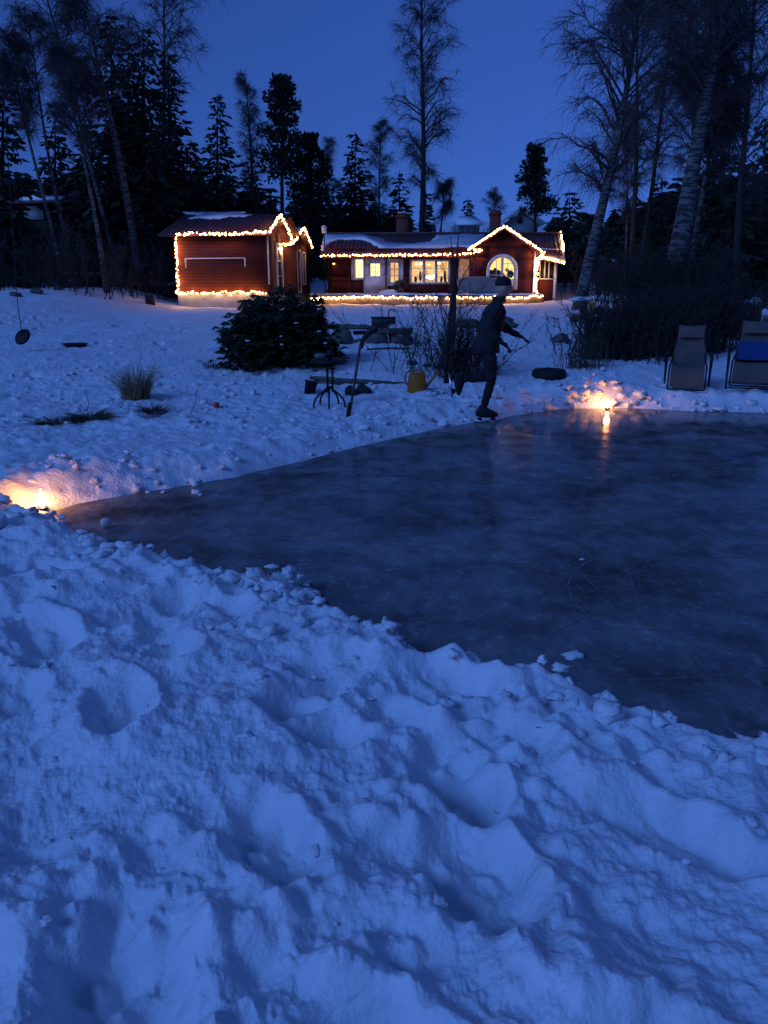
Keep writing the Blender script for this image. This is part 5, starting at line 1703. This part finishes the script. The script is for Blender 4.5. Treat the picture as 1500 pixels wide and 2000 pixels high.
# disc swing hanging from a rope
Ys = 15.2
c = at(44, 658, Ys)
sw = thing('disc_swing', 'dark round disc swing hanging on a rope at the left edge', 'swing', tuple(c))
Rm = Matrix.Rotation(rad(-28), 4, 'Y') @ Matrix.Rotation(rad(52), 4, 'X')
g = MB(); g.lathe([(.02, -.03), (.15, -.03), (.172, 0), (.15, .03), (.02, .03)], c, 26, Rm); g.build('seat', M['black'], sw, True)
g = MB(); g.tube([c + Vector((0, 0, .0)), at(41, 640, Ys), at(34, 590, Ys), at(28, 500, Ys), at(15, 300, Ys), at(2, 100, Ys)], .008, 6); g.build('rope', M['bark'], sw)

# stump, log pile, rocks along the left edge of the wood
for (px, py, nl, w_, lab) in ((325, 549, 7, .8, 'small snow topped log pile left of the cabin'), (175, 547, 5, 1.2, 'low snow dusted heap of logs at the left wood edge'), (1212, 600, 16, 1.5, 'snow covered log pile behind the dark shrubs on the right')):
    Yl = 24 if px > 1000 else 39
    b = at(px, py, Yl); z = gz(b.x, Yl); rt = thing('log_pile', lab, 'log pile', (b.x, Yl, z), 'log piles round the garden')
    rg_ = random.Random(px); k = 0; row = 0; per = max(2, nl // 2)
    while k < nl:
        for j in range(per):
            if k >= nl: break
            xx = b.x - w_ + (j + .5 * (row % 2) + .5) * 2 * w_ / per; g = MB()
            zz = z + .06 + row * .20
            g.tube([(xx, Yl - .3, zz), (xx + .05, Yl + .5, zz)], rg_.uniform(.08, .13), 9); g.build('log', M['log_end'], rt); k += 1
        row += 1; per = max(2, per - 1)
    g = MB()
    for j in range(9): g.blob((b.x - w_ * .85 + j * w_ * 1.7 / 8, Yl + .1, z + .12 + row * .18 + rg_.uniform(-.06, .04)), (w_ * rg_.uniform(.10, .18), .38, .08), j + px, .5, 12, 8)
    g.build('snow_cap', M['snow'], rt, True)
a = at(1157, 571, 23.6); g = MB(); yb = thing('yellow_box', 'yellow box standing at the left end of the snowy log pile', 'box', (a.x, 23.6, gz(a.x, 23.6)))
z = gz(a.x, 23.6); g.box(a.x - .06, a.x + .06, 23.5, 23.7, z - .1, z + .55); g.build('body', M['yellow'], yb); g = MB(); g.box(a.x - .08, a.x + .08, 23.48, 23.72, z + .551, z + .60); g.build('lid', M['yellow'], yb)
b = at(290, 552, 33.5); g = MB(); z = gz(b.x, 33.5); g.lathe([(.24, -.2), (.2, .1), (.19, .38), (.17, .4)], (b.x, 33.5, z), 14); tag(g.build('tree_stump', M['bark']), 'dark tree stump at the wood edge left of the log pile', 'stump')
for (px, py, r, sd, lab) in ((70, 574, .22, 1, 'dark rock at the left wood edge above the disc swing'), (112, 566, .16, 2, 'dark rock right of the first rock at the wood edge'), (28, 580, .2, 3, 'snow dusted rock furthest left at the wood edge')):
    stone(lab, px, py, (r, r * .7, r * .6), sd + 20)
# snow laden shrub at the right edge
b = at(1482, 606, 20); z = gz(b.x, 20)
sn = thing('snowy_shrub', 'shrub weighed down with snow at the right edge above the chairs', 'shrub', (b.x, 20, z), 'bare shrubs on the slope')
g = MB(); rg = np.random.default_rng(12); n = 70
brush_twigs(g, np.stack([b.x + rg.normal(size=n) * .4, 20 + rg.normal(size=n) * .3, np.full(n, z)], -1), .5 + .4 * rg.random(n), rg, .4, 8, .008); g.build('stems', M['brush'], sn)
g = MB()
for k in range(16): g.blob((b.x + rg.normal() * .45, 20 + rg.normal() * .3, z + .25 + .4 * rg.random()), (.16, .15, .09), k, .6, 10, 8)
g.build('snow_load', M['snow'], sn, True)


g = MB(); rgl = random.Random(4)
for k in range(26):
    x = rgl.uniform(-1.8, 2.4); y = rgl.uniform(1.4, 4.2)
    if rink_dist([x], [y])[0] < .3: continue
    c = Vector((x, y, gz(x, y) + .004)); a_ = rgl.uniform(0, 6.28); l_ = rgl.uniform(.006, .03)
    g.tube([c, c + Vector((math.cos(a_) * l_, math.sin(a_) * l_, .004))], [.0016, .0008], 4)
tag(g.build('twig_litter', M['bark']), 'tiny dark bits of twig and bark lying on the near snow', 'litter', kind='stuff')

# ------------------------------------------------------------------ reclining garden chairs
def recliner(label, px, py, wpx):
    p = gp(px, py); x, y = p.x, p.y + .45; z = gz(x, p.y + .2)
    ZK = .86
    r_ = thing('reclining_chair', label, 'chair', (x, y, z), 'folding reclining chairs beside the rink')
    k = wpx / F * p.y
    w = k * .5
    foot = (-.42, .10); kn = (-.36, .42); hip = (.02, .40); hd = (.23, 1.06)     # (y,z) side profile of the sling
    prof = [foot, (-.40, .26), kn, (-.2, .405), hip, (.1, .58), (.15, .80), hd]
    g = MB(); V = []
    for (yy, zz) in prof:
        hw_ = w * (1.0 if zz < .6 else .80)
        for q in np.linspace(-1, 1, 5): V.append((x + q * hw_, y + yy + .02 * (1 - q * q), z + ZK * zz - .015 * (1 - q * q)))
    fs = [(i * 5 + j, i * 5 + j + 1, (i + 1) * 5 + j + 1, (i + 1) * 5 + j) for i in range(len(prof) - 1) for j in range(4)]
    g.add(V, fs)
    V2 = [(a_, b_ + .012, c_ - .006) for a_, b_, c_ in V]; g.add(V2, [f[::-1] for f in fs])
    g.build('sling', M['sling'], r_, True)
    g = MB(); hw_ = w * .80; V = []
    for (yy, zz) in ((.16, .86), (.175, .90), (.20, .98), (.215, 1.02)):
        for q in np.linspace(-1, 1, 5): V.append((x + q * hw_ * .97, y + yy - .04 - .02 * (1 - abs(q)), z + ZK * zz))
    g.add(V, [(i * 5 + j, i * 5 + j + 1, (i + 1) * 5 + j + 1, (i + 1) * 5 + j) for i in range(3) for j in range(4)]); g.build('head_pillow', M['sling'], r_, True)
    for s in (-1, 1):
        X_ = x + s * (w + .02); Xu = x + s * (w * .80 + .02)
        g = MB(); g.tube([(X_, y - .44, z + ZK * .04), (X_, y - .37, z + ZK * .43), (X_, y - .2, z + ZK * .41), (X_, y + .02, z + ZK * .41), (Xu, y + .12, z + ZK * .6), (Xu, y + .24, z + ZK * 1.07)], .012, 7); g.build('side_rail', M['dark_metal'], r_, True)
        Xa = x + s * (w + .07)
        g = MB(); g.tube([(Xa, y - .30, z - .03), (Xa, y - .1, z + ZK * .33), (Xa, y + .05, z + ZK * .58)], .011, 7); g.build('leg', M['dark_metal'], r_, True)
        Xb = x + s * (w + .09)
        g = MB(); g.tube([(Xb, y + .38, z - .03), (Xb, y + .1, z + ZK * .32), (Xb, y - .18, z + ZK * .56)], .011, 7); g.build('leg', M['dark_metal'], r_, True)
        g = MB(); g.bar((Xa, y - .24, z + ZK * .585), (Xa, y + .10, z + ZK * .61), .055, .022); g.build('armrest', M['black'], r_)
    g = MB(); g.tube([(x - w - .02, y - .44, z + ZK * .04), (x + w + .02, y - .44, z + ZK * .04)], .012, 7); g.tube([(x - w - .07, y - .30, z - .01), (x + w + .07, y - .30, z - .01)], .01, 7); g.tube([(x - w - .09, y + .38, z - .01), (x + w + .09, y + .38, z - .01)], .01, 7)
    g.build('cross_bar', M['dark_metal'], r_, True)
    r_.rotation_euler = (0, 0, -math.atan2(x, y))      # turned to face the rink and the viewer
    return x, y, z, w


recliner('khaki folding recliner standing alone beside the dark shrubs', 1362, 772, 62)
x, y, z, w = recliner('khaki folding recliner with a blue towel, cut by the right edge', 1492, 772, 68)
g = MB(); V = []
for (yy, zz) in ((-.06, .418), (.0, .43), (.075, .58), (.13, .70), (.135, .705)):
    for q in np.linspace(-1, 1, 7): V.append((x + q * w * .93, y + yy - .012 - .008 * math.sin(q * 7), z + .86 * zz + .012))
V2 = [(a, b + .01, c - .01) for a, b, c in V]
fs = [(i * 7 + j, i * 7 + j + 1, (i + 1) * 7 + j + 1, (i + 1) * 7 + j) for i in range(4) for j in range(6)]
g.add(V, fs); g.add(V2, [f[::-1] for f in fs]); tw = g.build('towel', M['towel'], None, True); tw.data.transform(Matrix.Translation((x, y, z)) @ Matrix.Rotation(-math.atan2(x, y), 4, 'Z') @ Matrix.Translation((-x, -y, -z))); tag(tw, 'blue towel folded over the seat back of the right recliner', 'towel')


# ------------------------------------------------------------------ outdoor candles
def candle(label, p, watts, hgt):
    r_ = thing('garden_candle', label, 'candle', (p.x, p.y, 0), 'outdoor candles at the rink edge')
    g = MB(); g.lathe([(.03, 0), (.038, .022), (.042, .022), (.036, .018), (.01, .016)], (p.x, p.y, .004), 18); g.build('tin', M['steel'], r_, True)
    g = MB(); g.lathe([(.006, 0), (.022, .02), (.026, .045), (.016, .09 * hgt), (.003, .14 * hgt)], (p.x, p.y, .022), 12); g.build('flame', M['flame'], r_, True)
    lt = D.objects.new('flame_light', D.lights.new('flame_light', 'POINT')); COL.objects.link(lt)
    lt.data.energy = watts; lt.data.color = (1.0, .37, .12); lt.data.shadow_soft_size = .04
    lt.parent = r_; lt.location = (0, 0, .022 + .17 * hgt)
    return r_


candle('burning outdoor candle at the foot of the snow pile on the far rink edge', Vector((FIRE_R.x, FIRE_R.y + .02, 0)), 9, .8)
candle('burning outdoor candle half hidden behind the near snow bank on the left', FIRE_L, 4.8, 1.0)


# ------------------------------------------------------------------ the skater
def skinned(verts, edges, radii, rootv, levels=2):
    import bmesh
    me = D.meshes.new('tmp'); me.from_pydata([tuple(v) for v in verts], edges, [])
    o = D.objects.new('tmp', me); COL.objects.link(o)
    bm = bmesh.new(); bm.from_mesh(me); ly = bm.verts.layers.skin.verify(); bm.verts.ensure_lookup_table()
    for i, v in enumerate(bm.verts):
        r = radii[i]; v[ly].radius = (r, r) if not hasattr(r, '__len__') else r
        v[ly].use_root = (i == rootv)
    bm.to_mesh(me); bm.free()
    m1 = o.modifiers.new('s', 'SKIN'); m1.use_smooth_shade = True; m1.branch_smoothing = .3
    m2 = o.modifiers.new('d', 'SUBSURF'); m2.levels = levels; m2.render_levels = levels
    dg = bpy.context.evaluated_depsgraph_get(); dg.update()
    out = D.meshes.new_from_object(o.evaluated_get(dg))
    D.objects.remove(o)
    return out


sk = on_z(943, 827, 0)
X0, Y0 = sk.x, sk.y + .05
Pv = thing('person', 'skater in dark clothes and a knitted hat gliding on one leg across the ice', 'person', (X0, Y0, 0))
Vv = []; Ev = []; Rv = []


def jn(p, r, frm=None):
    Vv.append(Vector(p)); Rv.append(r)
    if frm is not None: Ev.append((frm, len(Vv) - 1))
    return len(Vv) - 1


pel = jn((.02, .05, .96), (.135, .15)); sp_a = jn((.05, .05, 1.08), (.14, .165), pel); ch = jn((.10, .05, 1.28), (.155, .19), sp_a)
up_ = jn((.135, .05, 1.42), (.10, .14), ch); nk = jn((.165, .05, 1.51), .055, up_)
for (sy, hipx, kne, ank, toe) in ((-.05, .02, (.09, -.03, .53), (.0, -.02, .17), (.13, -.02, .10)), (.15, .02, (.13, .15, .56), (-.25, .17, .52), (-.30, .17, .41))):
    a = jn((hipx + .01, sy, .89), .105, pel); b_ = jn(((hipx + kne[0]) / 2 + .02, (sy + kne[1]) / 2, (.88 + kne[2]) / 2), .088, a)
    k_ = jn(kne, .064, b_); c_ = jn(tuple((np.array(kne) * .55 + np.array(ank) * .45)), .060, k_); e_ = jn(ank, .043, c_)
for (sy, el_, wr_, dr2) in ((-.14, (-.02, -.24, 1.17), (.17, -.24, 1.00), (.6, 0, -.5)), (.24, (.25, .34, 1.17), (.44, .30, 1.05), (.9, -.1, -.3))):
    a = jn((.13, sy, 1.405), .078, up_); b_ = jn(tuple((np.array((.13, sy, 1.405)) + np.array(el_)) / 2), .066, a); e_ = jn(el_, .058, b_)
    f_ = jn(tuple((np.array(el_) + np.array(wr_)) / 2), .052, e_); h_ = jn(wr_, .036, f_)
    dv = Vector(dr2).normalized(); side = Vector((0, 1, 0)); pm = jn(Vector(wr_) + dv * .045, .033, h_)
    for q in range(4):
        ln = (.066, .076, .072, .056)[q]; of = (q - 1.5) * .021
        k1 = jn(Vector(wr_) + dv * .085 + side * of, .0105, pm); k2_ = jn(Vector(wr_) + dv * (.085 + ln * .55) + side * of + Vector((0, 0, -.010)), .0098, k1); jn(Vector(wr_) + dv * (.085 + ln * .85) + side * of + Vector((-.008, 0, -.032)), .0088, k2_)
    t1 = jn(Vector(wr_) + dv * .035 + side * -.036 + Vector((0, 0, .01)), .0115, h_); jn(Vector(wr_) + dv * .075 + side * -.052 + Vector((0, 0, .0)), .0098, t1)
body = skinned(Vv, Ev, Rv, pel, 3)
# head: a shaped skull with brow, nose, mouth, chin and ears, turned towards +X
nu, nv = 36, 28
hv = []
for i in range(nv + 1):
    th = math.pi * i / nv
    for j in range(nu):
        ph = 2 * math.pi * j / nu
        x_, y_, z_ = math.sin(th) * math.cos(ph), math.sin(th) * math.sin(ph), math.cos(th)
        w_ = 1 - .22 * max(0, -z_) ** 1.3
        X_ = x_ * .098 * (w_ if x_ < 0 else 1 - .10 * max(0, -z_)); Y_ = y_ * .078 * w_; Z_ = z_ * .118
        if x_ > .2:
            fx = (x_ - .2) / .8
            X_ += .030 * fx * math.exp(-(Y_ / .013) ** 2) * math.exp(-((Z_ + .016) / .024) ** 2)       # nose
            X_ -= .011 * fx * math.exp(-((abs(Y_) - .031) / .014) ** 2) * math.exp(-((Z_ - .012) / .014) ** 2)   # eye sockets
            X_ += .006 * fx * math.exp(-((Z_ - .034) / .010) ** 2)                                      # brow
            X_ += .007 * fx * math.exp(-(Y_ / .024) ** 2) * math.exp(-((Z_ + .060) / .010) ** 2)        # lips
            X_ -= .005 * fx * math.exp(-(Y_ / .022) ** 2) * math.exp(-((Z_ + .0605) / .003) ** 2)       # mouth line
            X_ += .010 * fx * math.exp(-(Y_ / .026) ** 2) * math.exp(-((Z_ + .098) / .016) ** 2)        # chin
        if abs(y_) > .8 and abs(Z_ + .005) < .035 and abs(X_ + .01) < .03: Y_ *= 1.16                   # ears
        hv.append((X_ + .205, Y_ + .05, Z_ + 1.625))
hf = [(i * nu + j, (i + 1) * nu + j, (i + 1) * nu + (j + 1) % nu, i * nu + (j + 1) % nu) for i in range(nv) for j in range(nu)]
g = MB()
bv = np.zeros(len(body.vertices) * 3); body.vertices.foreach_get('co', bv); bv = bv.reshape(-1, 3)
bf = [tuple(p_.vertices) for p_ in body.polygons]
bn_ = np.zeros(len(body.vertices) * 3); body.vertices.foreach_get('normal', bn_); bn_ = bn_.reshape(-1, 3)
fold = perlin(bv[:, 0] * 9 + bv[:, 1] * 5, bv[:, 2] * 17, 5) * .012 + perlin(bv[:, 0] * 20, bv[:, 2] * 30 + bv[:, 1] * 12, 6) * .006   # creases in the winter clothes
bv = bv + bn_ * (fold * np.clip((1.46 - bv[:, 2]) / .05, 0, 1))[:, None]
g.add(bv, bf); g.add(hv, hf)
me = g.mesh('body', (0, 0, 0), True)
for m_ in ('cloth_dark', 'cloth_navy', 'skin', 'black'): me.materials.append(M[m_])
nb_ = len(bf)
for i, pg in enumerate(me.polygons):
    c = pg.center
    if i >= nb_ or c.z > 1.50: pg.material_index = 2
    elif c.z < .93 and abs(c.y - .05) < .17 and c.x < .2: pg.material_index = 1
    else: pg.material_index = 0
bo = D.objects.new('body', me); COL.objects.link(bo); bo.parent = Pv
W0 = Vector((X0, Y0, 0))
g = MB()
for sy in (-1, 1): g.blob(W0 + Vector((.282, .05 + sy * .031, 1.637)), (.009, .011, .009), 1, 0, 10, 8)
g.build('eye', M['black'], Pv, True)
g = MB()   # knitted hat
g.lathe([(.092, 1.655 - 1.62), (.099, .05), (.099, .075), (.092, .10), (.07, .128), (.03, .143), (.006, .146)], W0 + Vector((.197, .05, 1.615)), 24); hat = g.build('knitted_hat', M['cloth_dark'], Pv, True)
g = MB()   # jacket skirt that ends at the hip with a hem, and a collar
g.lathe([(.155, .86), (.165, .865), (.160, .95), (.150, 1.05), (.14, 1.06)], W0 + Vector((.025, .05, 0)), 24); g.build('jacket', M['cloth_dark'], Pv, True)
g = MB(); g.lathe([(.075, 1.455), (.085, 1.46), (.078, 1.53), (.066, 1.53)], W0 + Vector((.155, .05, 0)), 18); g.build('collar', M['cloth_dark'], Pv, True)
# skates
for (ax, ay, az_, rot) in ((.0, -.02, .17, 0), (-.25, .17, .52, 82)):
    Rm = Matrix.Translation(W0 + Vector((ax, ay, az_))) @ Matrix.Rotation(rad(rot), 4, 'Y')
    g = MB(); g.blob((0, 0, 0), (1, 1, 1), 2, 0, 18, 12); Vb = g.v[0]; xx = Vb[:, 0]
    Vb = np.stack([xx * .145 + .05, Vb[:, 1] * .046, np.where(Vb[:, 2] > 0, Vb[:, 2] * np.interp(xx, [-1, -.45, .1, 1], [.12, .16, .075, .05]), Vb[:, 2] * .04) - .065], -1)
    g.v[0] = np.array([Rm @ Vector(v) for v in Vb]); skt = g.build('skate', M['black'], Pv, True)
    g = MB(); g.prism([Rm @ Vector(v) for v in ((-.11, -.002, -.165), (.20, -.002, -.165), (.215, -.002, -.15), (.17, -.002, -.135), (.15, -.002, -.10), (.11, -.002, -.10), (.09, -.002, -.14), (.0, -.002, -.14), (-.02, -.002, -.10), (-.07, -.002, -.10), (-.10, -.002, -.14))], Rm.to_3x3() @ Vector((0, .004, 0)))
    g.build('blade', M['steel'], skt)
